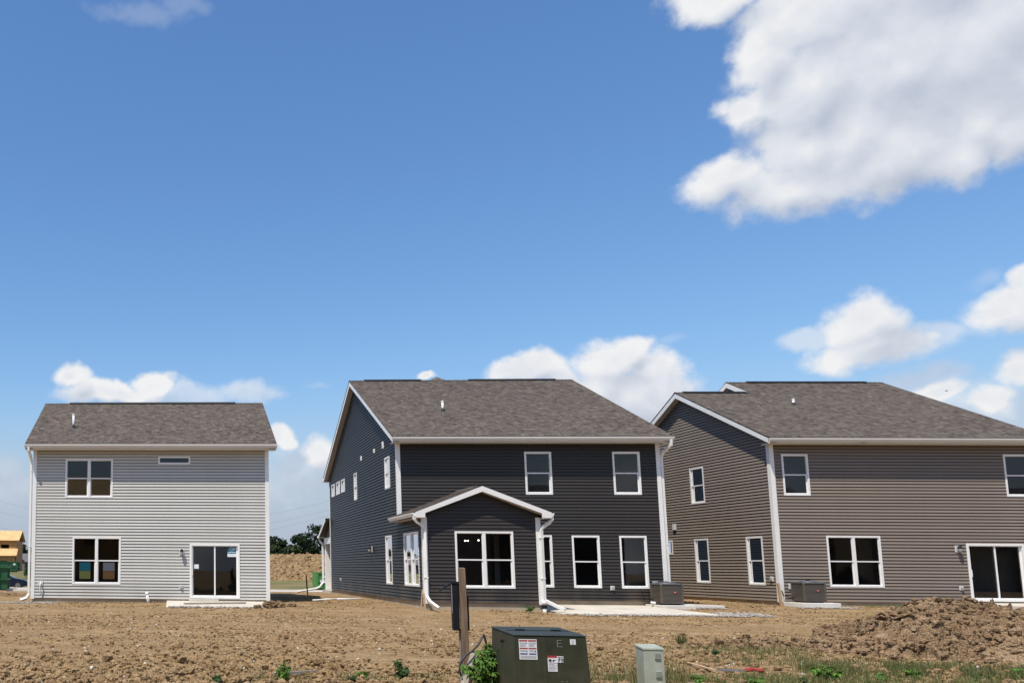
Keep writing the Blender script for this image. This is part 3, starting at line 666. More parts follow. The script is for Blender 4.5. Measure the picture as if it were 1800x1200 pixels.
downspout(H, [(-.33, SD - .2, 3.19), (-.33, SD - .2, 3.08), (-.24, SD - .17, 2.98), (-.05, SD - .09, 2.87), (.035, SD - .07, 2.78), (.035, SD - .07, .62), (.09, SD - .22, .42), (.20, SD - .75, .24)], straps=((.035, SD - .07, 1.2),))
rd = downspout(H, [(SW + .33, SD - .2, 3.19), (SW + .33, SD - .2, 3.08), (SW + .26, SD - .17, 2.98), (SW + .12, SD - .09, 2.87), (SW + .03, SD - .07, 2.76), (SW + .03, SD - .07, .50)], straps=((SW + .03, SD - .07, 2.5), (SW + .03, SD - .07, 1.2)))
pv = MB(); pv.tube([(SW + .03, SD - .07, .52), (SW + .03, SD - .07, .36)], [.058, .075], 12); pv.tube([(SW + .03, SD - .07, .27), (SW + .03, SD - .07, .05)], .062, 12); pv.build('drain_pipe', M['pvc'], rd, smooth=True)
pv = MB(); pv.tube([(SW + .03, SD - .07, .365), (SW + .03, SD - .07, .255)], .076, 12); pv.build('pipe_coupling', M['black_plastic'], rd)
pv = MB(); pv.tube([(SW + .07, SD - .10, .50), (SW + .30, SD - .42, .32), (SW + .44, SD - .60, .25)], 0, rect=(.04, .055)); pv.build('elbow', M['white_metal'], rd)
for (x0_, x1_, y0_, y1_, z0_, z1_) in ((3.62, 4.5, .75, .85, .5, 2.9), (8.86, 8.96, .2, 4.2, .5, 3.0), (5.6, 5.7, .2, 4.2, .5, 3.0), (8.86, 8.96, .2, 4.2, 3.4, 5.9), (6.4, 6.5, .2, 4.2, 3.4, 5.9)):
    dw = MB(); dw.box(x0_, x1_, y0_, y1_, z0_, z1_); H.part('interior_wall', dw, M['new_drywall'])
# lit ceiling bulbs seen through the sunroom window
em = bpy.data.materials.new('bulb'); em.use_nodes = True; eb = em.node_tree.nodes['Principled BSDF']; eb.inputs['Emission Color'].default_value = (1, .86, .66, 1); eb.inputs['Emission Strength'].default_value = 5; M['bulb'] = em
for x, z in ((3.29, 2.59), (3.39, 2.59), (3.80, 2.61)):
    b = MB(); b.lathe([(.012, .03), (.03, .018), (.033, 0), (.024, -.018), (.006, -.027)], (x, 3.0, z), 10); b.build('ceiling_bulb', M['bulb'], H.o, smooth=True)
    b = MB(); b.tube([(x, 3.0, z + .05), (x, 3.0, 3.06)], .012, 6); b.build('lamp_stem', M['black_plastic'], H.o)
# front porch at the far end
pr_ = MB(); shingle_slope(pr_, 16.45, 3.26, D, 4.08, const(-.27), const(5.0)); pr = H.part('porch_roof', pr_, M['shingles'])
dk = MB(); dk.hexa([(-.26, D, 4.0), (5, D, 4.0), (5, 16.4, 3.2), (-.26, 16.4, 3.2), (-.26, D, 4.07), (5, D, 4.07), (5, 16.4, 3.25), (-.26, 16.4, 3.25)]); dk.build('roof_deck', M['rubber_boot'], pr)
rk = MB(); rk.prism([(-.29, D, 4.07), (-.29, 16.43, 3.24), (-.29, 16.43, 3.08), (-.29, D, 3.9)], (.025, 0, 0)); H.part('rake_board', rk, M['white_metal'])
rk = MB(); rk.prism([(0.0, D, 3.92), (0.0, 16.2, 3.14), (0.0, 16.2, 3.10), (0.0, D, 3.1)], (.05, 0, 0)); H.part('porch_gable', rk, H.sid)
bm_ = MB(); bm_.box(-.02, 5, 15.85, 16.15, 2.72, 3.1); bm_.box(-.02, .2, D + .03, 15.85, 2.78, 3.1); H.part('porch_beam', bm_, M['white_vinyl'])
cl = MB(); cl.box(0, .26, 15.86, 16.12, .35, 2.72); H.part('porch_column', cl, M['white_vinyl'], bevel=.01)
fl = MB(); fl.box(-.1, 5, D + .02, 16.4, -.1, .34); H.part('porch_slab', fl, M['patio_concrete'])
gg = MB(); gg.box(-.32, 5, 16.43, 16.55, 3.12, 3.25); H.part('gutter', gg, M['white_metal'])
downspout(H, [(-.2, 16.49, 3.12), (-.2, 16.49, 3.0), (-.08, 16.25, 2.8), (-.08, 16.25, 2.6), (-.08, 16.25, .75), (-.3, 16.1, .5), (-.5, 16.0, .4), (-1.7, 15.2, .22)])
HD = H
# ------------------------------------------------------------------ taupe house
H = House('taupe_house', 23.5672, 31.4203, -.0372, 'taupe two-storey house with an offset gable roof, rightmost of the three', 'siding_taupe', .44, 6.06)
w, DW, DM, XM = 9.25, 9.86, 12.94, 3.14; ye, ze = -.47, 6.285; yw, zw, ym, zm_ = 4.93, 9.005, 6.47, 9.78
fr = [(.39, 1.325, 4.22, 5.735), (8.18, 9.12, 4.22, 5.75), (1.74, 3.62, .95, 2.785), (6.57, 8.56, .50, 2.54)]
wall(H, 'f', 0, const(0), const(w), H.zb, H.zs + .02, fr)
lo, hi = gab(ye, ze, yw, zw, .14, DW)
lf = [(3.845, 4.75, 4.235, 5.73), (3.845, 4.745, 1.005, 2.80), (.685, 1.575, .985, 2.78), (6.27, 6.75, 2.19, 2.81)]
wall(H, 'l', 0, lo, hi, H.zb, zw - .2, lf)
lo2, hi2 = gab(ye, ze, ym, zm_, .14, DM)
wall(H, 'l', XM, lo2, hi2, 6.4, zm_ - .2, name='upper_gable_wall', singles=True)
wall(H, 'r', w, lo2, hi2, H.zb, zm_ - .2, singles=False); wall(H, 'b', DW, const(0), const(XM), H.zb, H.zs, singles=False)
foundation(H, 0, w, 0, DW, H.zb); shell(H, 0, w, 0, DW, H.zb, H.zs, 3.1, 4.4)
for i, r in enumerate(fr[:3]): window(H, 'f', 0, *r, units=2 if i == 2 else 1)
slider(H, *fr[3])
for i, r in enumerate(lf): window(H, 'l', 0, *r, kind='fixed' if i == 3 else 'hung')
gable_roof(H, -.31, 2.86, ye, ze, yw, zw, ridge_vent=[(.03, 2.62)])
gable_roof(H, 2.86, w + .30, ye, ze, ym, zm_, ridge_vent=[(3.74, 8.8)], pipe=(3.38, 3.27, 8.14, .28))
rake(H, -.30, yw, zw, ye, ze, .3, sgn=-1, soffit_w=.3); rake(H, 2.85, ym, zm_, ye, ze, .3, sgn=-1, soffit_w=.28); rake(H, w + .29, ym, zm_, ye, ze, .3, sgn=1)
eave(H, -.30, w + .31, H.zs, 6.255)
corner(H, 0, 0, H.zb - .04, H.zs + .01, 1, 1, .12); corner(H, w, 0, H.zb - .04, H.zs + .01, -1, 1)
wall_lamp(H, 'f', 0, 6.26, 2.34); outlet(H, 'f', 0, 6.26, .95); outlet(H, 'l', 0, .34, 1.22, .09)
b = MB(); abox(b, 'l', 0, 5.92, 6.12, .02, .09, 3.22, 3.48); H.part('wall_vent', b, M['siding_block'], bevel=.012)
b = MB(); abox(b, 'f', 0, .28, .46, .02, .05, .86, 1.06); cbx = H.part('cable_box', b, M['siding_block'], bevel=.01)
b = MB(); abox(b, 'f', 0, .47, .59, .02, .12, .82, 1.06); H.part('disconnect_box', b, M['grey_plastic'], bevel=.01)
c = MB(); c.tube([(.42, -.07, 1.0), (.44, -.14, .92), (.47, -.16, .8), (.48, -.18, .66), (.46, -.2, .56), (.5, -.24, .47), (.6, -.28, .46)], .026, 8); c.build('conduit', M['pvc'], cbx, smooth=True)
b = MB(); b.lathe([(.008, .02), (.018, .012), (.02, 0), (.01, -.016)], (5.81, 3.0, 2.25), 10); b.build('ceiling_bulb', M['bulb'], H.o, smooth=True)
for (x0_, x1_, y0_, y1_, z0_, z1_) in ((1.5, 1.6, .2, 4.2, .55, 3.0), (8.8, 8.9, .2, 4.2, .55, 3.0), (4.6, 6.0, 2.2, 2.3, .55, 3.0), (1.55, 1.65, .2, 4.2, 3.45, 5.95)):
    dw = MB(); dw.box(x0_, x1_, y0_, y1_, z0_, z1_); H.part('interior_wall', dw, M['new_drywall'])
HT = H
def at(Hh, lx, ly, z=0.0):
    p = Hh.o; c, s = math.cos(p.rotation_euler[2]), math.sin(p.rotation_euler[2])
    return Vector((p.location[0] + lx * c - ly * s, p.location[1] + lx * s + ly * c, z))

# ------------------------------------------------------------------ slabs and condensers by the walls
def slab(name, H, pts, z, th, label, cat, mat='patio_concrete', slope=.03):
    mb = MB(); ring = [at(H, x, y, z + slope * y) for x, y in pts]; mb.prism(ring[::-1], (0, 0, -th)); o = mb.build(name, M[mat], bevel=.012); return tag(o, label, cat)
slab('patio_slab', HG, [(5.12, -.02), (8.80, -.02), (8.80, -3.1), (5.12, -3.1)], .225, .2, 'pale concrete patio slab outside the light grey house', 'patio')
slab('patio_slab', HD, [(3.75, -.02), (8.37, -.02), (8.75, -3.9), (3.95, -3.9)], .265, .25, 'pale concrete patio slab beside the charcoal house sunroom', 'patio')
slab('patio_slab', HT, [(6.55, -.02), (9.6, -.02), (9.6, -2.6), (6.95, -2.6)], .44, .3, 'pale concrete patio slab at the taupe house sliding door', 'patio')
st = MB(); st.prism([at(HG, a, b, .285) for a, b in ((7.05, -.02), (7.05, -.42), (5.95, -.42), (5.95, -.02))], (0, 0, -.2)); tag(st.build('door_step', M['patio_concrete'], bevel=.01), 'small concrete step under the light grey house sliding door', 'step')
bd = MB(); p, q = at(HG, 5.75, -1.95, .20), at(HG, 7.95, -1.25, .22); bd.tube([p, q], 0, rect=(.02, .07)); material('weathered_wood', (.27, .23, .185), .85, fn=vary((.27, .23, .185), .3, 2, 5, .3, 30, (8, 8, 1)))
tag(bd.build('loose_board', M['weathered_wood']), 'weathered board lying across the light grey house patio', 'board')
material('ac_body', (.10, .083, .066), .6, .0, .3, fn=vary((.10, .083, .066), .15, 2.5)); material('ac_lid', (.19, .195, .20), .4, .5); material('ac_fin', (.04, .034, .028), .6, .0); material('badge_red', (.45, .03, .025), .4)
def condenser(H, lx, ly, z, wd, dp, hh, label, padlabel, padrect, padz):
    pr = MB(); ring = [at(H, a, b, padz) for a, b in ((padrect[0], padrect[2]), (padrect[1], padrect[2]), (padrect[1], padrect[3]), (padrect[0], padrect[3]))]
    pr.prism(ring[::-1], (0, 0, -.16)); tag(pr.build('equipment_pad', M['curb_concrete'], bevel=.01), padlabel, 'concrete pad')
    o = empty('air_conditioner', at(H, lx, ly, padz), H.o.rotation_euler[2], label, 'air conditioner', 'condensers beside the houses')
    r = .07
    def ring(x0, x1, y0, y1, z, rr): return [(x0 + rr, y0, z), (x1 - rr, y0, z), (x1 - rr * .3, y0 + rr * .3, z), (x1, y0 + rr, z), (x1, y1 - rr, z), (x1 - rr * .3, y1 - rr * .3, z), (x1 - rr, y1, z), (x0 + rr, y1, z), (x0 + rr * .3, y1 - rr * .3, z), (x0, y1 - rr, z), (x0, y0 + rr, z), (x0 + rr * .3, y0 + rr * .3, z)]
    b = MB(); b.prism(ring(.05, wd - .05, .05, dp - .05, .0, r), (0, 0, .045)); b.build('base', M['black_plastic'], o)
    b = MB(); b.prism(ring(.02, wd - .02, .02, dp - .02, .045, r), (0, 0, hh - .10)); b.build('coil', M['ac_fin'], o)
    n = 15
    for i in range(n):                                              # louvred jacket, one slat at a time
        z0 = .06 + i * (hh - .13) / n; s_ = MB(); h2 = (hh - .13) / n
        R0, R1 = ring(0, wd, 0, dp, z0, r), ring(.012, wd - .012, .012, dp - .012, z0 + h2 * .62, r); m_ = len(R0)
        s_.add(R0 + R1, [(j, (j + 1) % m_, m_ + (j + 1) % m_, m_ + j) for j in range(m_)]); s_.build('louver', M['ac_body'], o)
    for (x, y) in ((.03, .03), (wd - .03, .03), (.03, dp - .03), (wd - .03, dp - .03)):
        b = MB(); b.box(x - .035, x + .035, y - .035, y + .035, .05, hh - .05); b.build('corner_panel', M['ac_body'], o, bevel=.02)
    l = MB(); l.prism(ring(-.012, wd + .012, -.012, dp + .012, hh - .055, r), (0, 0, .045)); lid = l.build('lid', M['ac_lid'], o)
    c = (wd / 2, dp / 2); rr = min(wd, dp) * .42
    f = MB(); f.lathe([(rr + .02, hh - .01), (rr + .01, hh + .02), (rr - .03, hh + .03), (rr - .05, hh + .0)], (*c, 0), 24); f.build('fan_ring', M['ac_lid'], lid)
    for k in range(5):
        q = rr * (k + 1) / 6; f = MB(); f.tube([(c[0] + q * math.cos(a_ * math.pi / 12), c[1] + q * math.sin(a_ * math.pi / 12), hh + .03) for a_ in range(25)], .006, 4, caps=False); f.build('grille_ring', M['black_plastic'], lid)
    f = MB(); f.lathe([(.06, hh + .02), (.07, hh + .05), (.04, hh + .06)], (*c, 0), 12); f.build('fan_hub', M['black_plastic'], lid)
    e = MB(); n_ = 18; bx, bz = wd * .62, hh * .58
    e.add([(bx + .052 * math.cos(2 * math.pi * k / n_), -.006, bz + .026 * math.sin(2 * math.pi * k / n_)) for k in range(n_)], (tuple(range(n_)),)); bg2 = e.build('badge', M['badge_red'], o)
    e = MB(); e.quad((bx - .028, -.009, bz - .006), (bx + .028, -.009, bz - .006), (bx + .028, -.009, bz + .008), (bx - .028, -.009, bz + .008)); e.build('badge_lettering', M['sticker_white'], bg2)
    t_ = MB(); t_.tube([(.02, dp * .8, .2), (-.06, dp * .95, .16), (-.12, dp + .2, .22), (-.12, dp + .28, .4)], .014, 6); t_.build('line_set', M['black_plastic'], o)
    return o
condenser(HD, 8.47, -1.0, .32, .74, .68, .74, 'brown louvred air conditioner at the right corner of the charcoal house', 'concrete pad under the air conditioner of the charcoal house', (8.38, 9.45, -1.25, -.12), .32)
condenser(HT, .14, -.95, .44, .76, .62, .72, 'brown louvred air conditioner by the left corner of the taupe house', 'concrete pad under the air conditioner of the taupe house', (-.02, 1.25, -1.1, -.12), .42)
cp = MB(); cp.tube([at(HD, 8.30, -.62, .40), at(HD, 8.43, -.70, .37)], [.035, .05], 10); tag(cp.build('pipe_cap', M['pvc'], smooth=True), 'white plastic pipe cap beside the charcoal house air conditioner', 'pipe')
cl = MB(); a_ = at(HG, 4.40, -.32, .0)
cl.tube([(a_.x + .07, a_.y - .02, .02), (a_.x - .02, a_.y, .47)], .052, 12); co = cl.build('cleanout_pipe', M['pvc'], smooth=True); tag(co, 'white plastic cleanout pipe leaning at the light grey house wall', 'pipe')
cc = MB(); cc.lathe([(.06, -.03), (.068, .0), (.062, .045), (.03, .07)], (a_.x - .022, a_.y, .47), 12); cc.build('pipe_cap', M['pvc'], co, smooth=True)
cc = MB(); cc.tube([(a_.x + .030, a_.y - .058, .18), (a_.x - .002, a_.y - .058, .36)], 0, rect=(.005, .016)); cc.build('printed_mark', M['black_plastic'], co)
# concrete strip and plank by the charcoal house
sb = MB(); sb.tube([at(HD, 9.35, -.45, .30), at(HD, 10.6, -.85, .27)], 0, rect=(.05, .05)); tag(sb.build('splash_block', M['curb_concrete'], bevel=.01), 'narrow concrete strip lying right of the charcoal house condenser', 'concrete strip')

# ------------------------------------------------------------------ loose soil, clods, gravel
material('pale_stone', (.55, .50, .43), .9, fn=vary((.55, .5, .43), .2, 9, 3))
def lump(rs, sub=1):
    import bmesh
    bm = bmesh.new(); bmesh.ops.create_icosphere(bm, subdivisions=sub, radius=1.0)
    f = rs.uniform(.55, 1.0, 3)
    for v in bm.verts: v.co = Vector([c * k for c, k in zip(v.co * (1 + rs.uniform(-.28, .28)), f)])
    bm.verts.ensure_lookup_table(); V = np.array([v.co[:] for v in bm.verts]); Fc = np.array([[v.index for v in f.verts] for f in bm.faces]); bm.free(); return V, Fc
rs = np.random.RandomState(3); LUMPS = [lump(rs, 1) for _ in range(10)]
def scatter(name, pts, sizes, mat, label, cat, sink=.25, kind='stuff', squash=.8, smooth=False, parent=None):
    Pn = np.array([tuple(p) for p in pts], float); Sn = np.array(sizes, float); var = rs.randint(0, len(LUMPS), len(Pn)); ang = rs.uniform(0, 6.283, len(Pn)); Vs, Fs, n = [], [], 0
    for k in range(len(LUMPS)):
        ix = np.where(var == k)[0]
        if not len(ix): continue
        V0, F0 = LUMPS[k]; Q = V0[None] * Sn[ix, None, None] * np.array([1, 1, squash]); c, sn = np.cos(ang[ix])[:, None], np.sin(ang[ix])[:, None]
        R_ = np.stack([Q[..., 0] * c - Q[..., 1] * sn + Pn[ix, 0:1], Q[..., 0] * sn + Q[..., 1] * c + Pn[ix, 1:2], Q[..., 2] + (Pn[ix, 2] + Sn[ix] * (squash - sink) * .6)[:, None]], -1)
        Vs.append(R_.reshape(-1, 3)); Fs.append((F0[None] + (n + np.arange(len(ix)) * len(V0))[:, None, None]).reshape(-1, 3)); n += len(ix) * len(V0)
    o = link(bpy.data.objects.new(name, np_mesh(name, np.concatenate(Vs), np.concatenate(Fs), M[mat], smooth)), parent)
    return tag(o, label, cat, kind=kind)
def blocked_v(x, y):
    out = np.zeros(len(x), bool)
    for Hh, a, b, c, d in ((HG, -.1, 9.05, -.05, 9.2), (HG, 5.05, 8.85, -3.15, 0), (HD, -.1, 9.3, -.05, 16.4), (HD, -.1, 3.8, -3.2, 0), (HD, 3.7, 8.8, -3.95, 0), (HD, 8.3, 9.5, -1.3, 0), (HT, -.1, 9.4, -.05, 13), (HT, -.1, 1.3, -1.15, 0), (HT, 6.5, 9.7, -2.7, 0)):
        p = Hh.o.location; dx, dy = x - p[0], y - p[1]; t = Hh.o.rotation_euler[2]; lx, ly = dx * math.cos(t) + dy * math.sin(t), -dx * math.sin(t) + dy * math.cos(t)
        out |= (a < lx) & (lx < b) & (c < ly) & (ly < d)
    return out
NS = 150000
ya_ = 10.6 + 23 * rs.rand(NS) ** 1.7; xa_ = -.16 * ya_ + rs.rand(NS) * (1.2 * ya_ + .5)
ok_ = rs.rand(NS) < np.clip(.42 + 1.6 * fbm(xa_ * .16, ya_ * .34, 3, 31) + .5 * fbm(xa_ * .6, ya_ * .7, 3, 41) + .3 * (1 - sstep(12.5, 16, ya_)), .03, 1)
sa_ = .013 + .036 * rs.rand(NS) ** 2.6 * np.where(ya_ < 16, 1.35, .9) + np.where(rs.rand(NS) < .02, .035 * rs.rand(NS), 0); sa_ += np.where((rs.rand(NS) < .05) & (ya_ < 17), .02 + .05 * rs.rand(NS), 0); sa_ *= 1 + .018 * np.maximum(0, ya_ - 14)
ok_ &= ~blocked_v(xa_, ya_)
pts = np.column_stack([xa_[ok_], ya_[ok_]])[:30000]; sizes = sa_[ok_][:30000] * .9
pa = np.array(pts); zz = base_z(pa[:, 0], pa[:, 1]) + fine_z(pa[:, 0], pa[:, 1])
scatter('loose_soil', [(p[0], p[1], z) for p, z in zip(pts, zz)], sizes, 'dirt', 'loose crumbs and clods of dry brown soil over the lot', 'soil')
big = [(.75, 11.87, .17, 'flat brown clod at the lower left edge of the photo'), (.05, 12.69, .12, 'brown clod on bare soil near the lower left corner'), (8.05, 33.35, .0, None)]
def clod(x, y, s, label, sq=.6, seed=0, z=None):
    r2 = np.random.RandomState(seed); V0, F0 = lump(r2, 3)
    n_ = fbm(V0[:, 0] * 2.2 + seed, V0[:, 1] * 2.2 + V0[:, 2] * 1.7, 4, seed, .6, True); V0 = V0 * (1 + .16 * n_[:, None]); V0 = V0 * s * np.array([1.25, 1, sq])
    o = link(bpy.data.objects.new('dirt_clod', np_mesh('dirt_clod', V0, F0, M['dirt_damp'], False))); o.location = (x, y, (gz(x, y) if z is None else z) + s * sq * .35); o.rotation_euler = (0, 0, seed); return tag(o, label, 'dirt clod', 'large clods on the bare lot')
clod(.75, 11.87, .13, 'flat brown clod at the lower left of the photo', .5, 1); clod(.02, 12.69, .10, 'small brown clod left of the flat one at lower left', .6, 2)
for i, (lx, ly, s) in enumerate(((8.65, -3.15, .30), (9.05, -2.7, .26), (9.45, -2.4, .20), (8.2, -3.4, .15), (9.05, -1.9, .2))):
    p = at(HG, lx, ly); clod(p.x, p.y, s, ['largest clod of the heap at the light grey house patio corner', 'clod behind the largest one at the light grey house patio', 'rightmost clod beside the light grey house patio', 'small clod at the front edge of the light grey house patio', 'clod nearest the light grey house right corner'][i], .65, 10 + i)
rq = np.random.RandomState(77); xq = rq.rand(900); yq = 10.8 + 19 * rq.rand(900) ** 1.5; xq = -.16 * yq + xq * 1.2 * yq; kq = ~blocked_v(xq, yq); xq, yq = xq[kq], yq[kq]
scatter('pale_stones', list(zip(xq, yq, base_z(xq, yq) + fine_z(xq, yq))), list(.010 + .03 * rq.rand(len(xq)) ** 3), 'pale_stone', 'pale limestone chips scattered over the bare soil', 'stones')
def gravel(lbl, H, rect, n, zoff=.02, s=(.018, .045)):
    P_, S_ = [], []
    for _ in range(n):
        u, v = rs.rand(), rs.rand(); p = at(H, rect[0] + (rect[1] - rect[0]) * u, rect[2] + (rect[3] - rect[2]) * (v + .15 * rs.randn())); P_.append((p.x, p.y)); S_.append(rs.uniform(*s))
    P_ = np.array(P_); P_ = np.column_stack([P_, base_z(P_[:, 0], P_[:, 1]) + fine_z(P_[:, 0], P_[:, 1]) + zoff])
    return scatter('gravel_patch', P_, S_, 'gravel', lbl, 'gravel')
gravel('grey gravel along the front of the light grey house patio', HG, (5.2, 8.4, -3.4, -3.12), 460)
gravel('grey gravel at the light grey house left corner', HG, (-1.2, 1.1, -1.3, -.15), 300, .0)
gravel('grey gravel along the front of the charcoal house patio', HD, (4.0, 9.2, -4.35, -3.95), 650)
gravel('grey gravel right of the charcoal house patio corner', HD, (8.85, 10.2, -4.1, -3.0), 420)
gravel('grey gravel by the charcoal house condenser pad', HD, (9.4, 10.5, -1.2, -.6), 260)
gravel('grey gravel around the taupe house condenser pad', HT, (-.3, 1.6, -1.5, -1.1), 330)

# ------------------------------------------------------------------ dirt heaps
def heap(name, cx, cy_, rx, ry, h, label, seed, res=170, rough=.12, mat='dirt_damp', power=1.35, z0=None, crumbs=0, shape=None, sub=1.0):
    u = np.linspace(-1.12, 1.12, res); X, Y = np.meshgrid(u, u)
    wob = 1 + .22 * fbm(X * 1.3 + seed, Y * 1.3, 3, seed)
    r = np.sqrt(X ** 2 + Y ** 2) / wob; hgt = np.clip(1 - r ** power, -.25, 1)
    if shape is not None: hgt = shape(X, Y, hgt)
    wx, wy = X * rx, Y * ry; k = np.clip(hgt + .15, 0, 1)
    nz = fbm(wx * .9 + seed, wy * .9, 3, seed + 3) * .9 + fbm(wx * 2.4, wy * 2.4, 4, seed + 5, .62, True) * 1.1 + .55 * fbm(wx * 7.5, wy * 7.5, 3, seed + 9, .6, True)
    Z = h * hgt + rough * nz * np.sqrt(k) * sub * (.30 + 1.0 * sstep(-.22, .22, fbm(wx * .55 + 9 + seed, wy * .55, 2, seed + 23)))      # slumped fines between the broken blocks
    ox = rough * .9 * fbm(wx * 3, wy * 3, 3, seed + 13); oy = rough * .9 * fbm(wx * 3, wy * 3, 3, seed + 17)
    gx, gy = wx + ox + cx, wy + oy + cy_; G = base_z(gx, gy) if z0 is None else np.full_like(gx, z0)
    V = np.stack([gx, gy, G + Z - .06], -1).reshape(-1, 3); i0 = np.arange(res * (res - 1)).reshape(res - 1, res)[:, :-1].ravel()
    o = link(bpy.data.objects.new(name, np_mesh(name, V, np.stack([i0, i0 + 1, i0 + 1 + res, i0 + res], -1), M[mat], False))); tag(o, label, 'dirt heap')
    if crumbs:
        ix = [i for i in rs.randint(0, res * res, crumbs * 2) if hgt.ravel()[i] > -.02][:crumbs]
        scatter('loose_crumbs', [tuple(V[i]) for i in ix], [.02 + .085 * rs.rand() ** 2.6 for _ in ix], mat, None, None, parent=o)
    return o
def two_hump(X, Y, h): return np.maximum(h * .92, .95 - ((X - .30) / .6) ** 2 - ((Y - .45) / .5) ** 2)
heap('dirt_mound', 15.05, 16.0, 2.3, 2.2, 1.03, 'large heap of dug brown soil at the right', 4, 340, .20, crumbs=2600, power=1.7, shape=two_hump)
_dm = bpy.data.objects['dirt_mound']
for i in range(26):                                             # big broken blocks in the heap
    a_, q_ = rs.uniform(0, 6.28), .25 + .75 * rs.rand() ** .7; x_, y_ = 15.0 + 2.0 * q_ * math.cos(a_), 15.8 + 1.7 * q_ * math.sin(a_)
    hh_ = 1.0 * (1 - q_ ** 1.7); c_ = clod(x_, y_, rs.uniform(.08, .25), None, rs.uniform(.4, .7), 100 + i, gz(x_, y_) + hh_ * .93)
    c_.name = 'soil_block'; c_.rotation_euler = (rs.uniform(-.5, .5), rs.uniform(-.5, .5), rs.uniform(0, 6)); c_.parent = _dm
    for k_ in ('category', 'group', 'label'):
        if k_ in c_: del c_[k_]
heap('dirt_mound', 12.05, 16.9, 1.35, .55, .24, 'low ridge of dug soil left of the large heap', 8, 130, .14, crumbs=240, power=1.8)
heap('dirt_mound', -6.6, 40.5, 2.6, 1.6, .42, 'low heap of soil left of the light grey house', 12, 90, .10, crumbs=120)
# pale hard-packed slab of clay
heap('clay_crust', 9.55, 13.25, .75, .42, .085, 'pale crust of packed clay near the red-tipped stake', 15, 60, .022, mat='dirt', power=4)

# ------------------------------------------------------------------ small site litter
material('raw_wood', (.46, .31, .17), .8, fn=vary((.46, .31, .17), .22, 3, 5, .2, 40, (9, 9, 1.2))); material('old_wood', (.17, .11, .068), .85, fn=vary((.175, .115, .07), .55, 2.6, 6, .6, 30, (9, 9, .9)))
material('steel_dark', (.06, .045, .035), .6, .6); material('red_paint', (.30, .03, .03), .8); material('silver', (.34, .34, .36), .4, .6)
def stick(name, p, q, rect, mat, label, cat):
    b = MB(); b.tube([p, q], 0, rect=rect); return tag(b.build(name, M[mat]), label, cat)
def gp(x, y, dz=0.0): return (x, y, gz(x, y) + dz)
stick('survey_lath', gp(5.68, 16.33, -.08), (5.62, 16.36, gz(5.7, 16.3) + .98), (.016, .006), 'raw_wood', 'thin wooden lath standing in the soil before the sunroom', 'stake')
stick('survey_lath', gp(9.02, 26.6, -.05), (9.12, 26.65, gz(9, 26.6) + .78), (.018, .006), 'raw_wood', 'short wooden lath leaning by the sunroom downspout', 'stake')
stick('steel_stake', gp(7.25, 34.2, -.1), (7.18, 34.2, gz(7.2, 34) + 1.0), (.022, .022), 'steel_dark', 'rusty steel stake in the gap between the grey and charcoal houses', 'stake')
p = at(HT, -.10, -.15); stick('wood_stake', (p.x, p.y, .2), (p.x - .06, p.y, 1.08), (.034, .034), 'raw_wood', 'pale wooden post at the left corner of the taupe house', 'stake')
for (a, b, l) in (((7.3, 33.6), (9.2, 35.3), 'long white plastic pipe lying left of the charcoal house'), ((8.0, 34.7), (9.4, 34.5), 'short white plastic pipe crossing the long one')):
    t_ = MB(); t_.tube([gp(*a, .06), gp(*b, .08)], .028, 8); tag(t_.build('plastic_pipe', M['pvc'], smooth=True), l, 'pipe')
tl = empty('marker_stake', gp(8.42, 12.46, .03), 0, 'grey stake with red ribbon lying on the soil', 'stake')
b = MB(); b.tube([(-.05, 0, .03), (.27, -.09, .03)], 0, rect=(.012, .022)); b.build('shaft', M['silver'], tl)
b = MB(); pts_ = [(.26, -.08, .03), (.33, -.12, .05), (.40, -.11, .045), (.47, -.14, .04), (.52, -.13, .02)]; b.tube(pts_, [.022, .034, .022, .035, .012], 7); b.build('ribbon', M['red_paint'], tl)
stick('lath_scrap', gp(8.78, 13.75, .03), gp(8.44, 12.6, .035), (.008, .024), 'raw_wood', 'pale wooden lath lying beside the red-ribboned stake', 'board')
stick('branch_scrap', gp(2.02, 11.78, .03), gp(2.62, 11.95, .05), (.018, .02), 'weathered_wood', 'grey stick lying on the soil at the lower left', 'stick')

# ------------------------------------------------------------------ transformer
def dusty(col, dust, z0):
    def fn(t, b):
        c = ocoord(t); n = t.noise(c, 5, 6, .65); st_ = t.noise(t.vm('MULTIPLY', c, (28, 28, 2.2)), 1.0, 4, .6); z = t.new('ShaderNodeSeparateXYZ'); t.l.new(c, z.inputs[0])
        base = t.ramp(n, [(.3, tuple(v * .8 for v in col)), (.7, tuple(v * 1.2 for v in col))])
        f = t.m('ADD', t.mr(st_, .55, .8, 0, .16), t.m('MULTIPLY', t.mr(z.outputs[2], z0, 0.1, 0, .35), n))
        t.l.new(t.mix(f, base, dust), b.inputs['Base Color']); t.l.new(t.mr(n, .3, .7, .38, .62), b.inputs['Roughness'])
    return fn
material('transformer_green', (.030, .033, .0175), .45, 0, .3, fn=dusty((.030, .033, .0175), (.17, .135, .09), .55)); material('transformer_top', (.034, .040, .033), .5, spec=.3, fn=vary((.034, .04, .033), .2, 4, 5))
T = empty('transformer', (4.22, 9.5, 0), math.radians(-7), 'dark green transformer cabinet with warning labels in the foreground', 'transformer')
TW, TD, TH = .735, .80, .752
b = MB(); b.hexa([(-.035, -.03, -.1), (TW + .035, -.03, -.1), (TW + .035, TD, -.1), (-.035, TD, -.1), (0, 0, TH), (TW, 0, TH), (TW, TD, TH + .03), (0, TD, TH + .03)]); tb = b.build('cabinet', M['transformer_green'], T, bevel=.008)
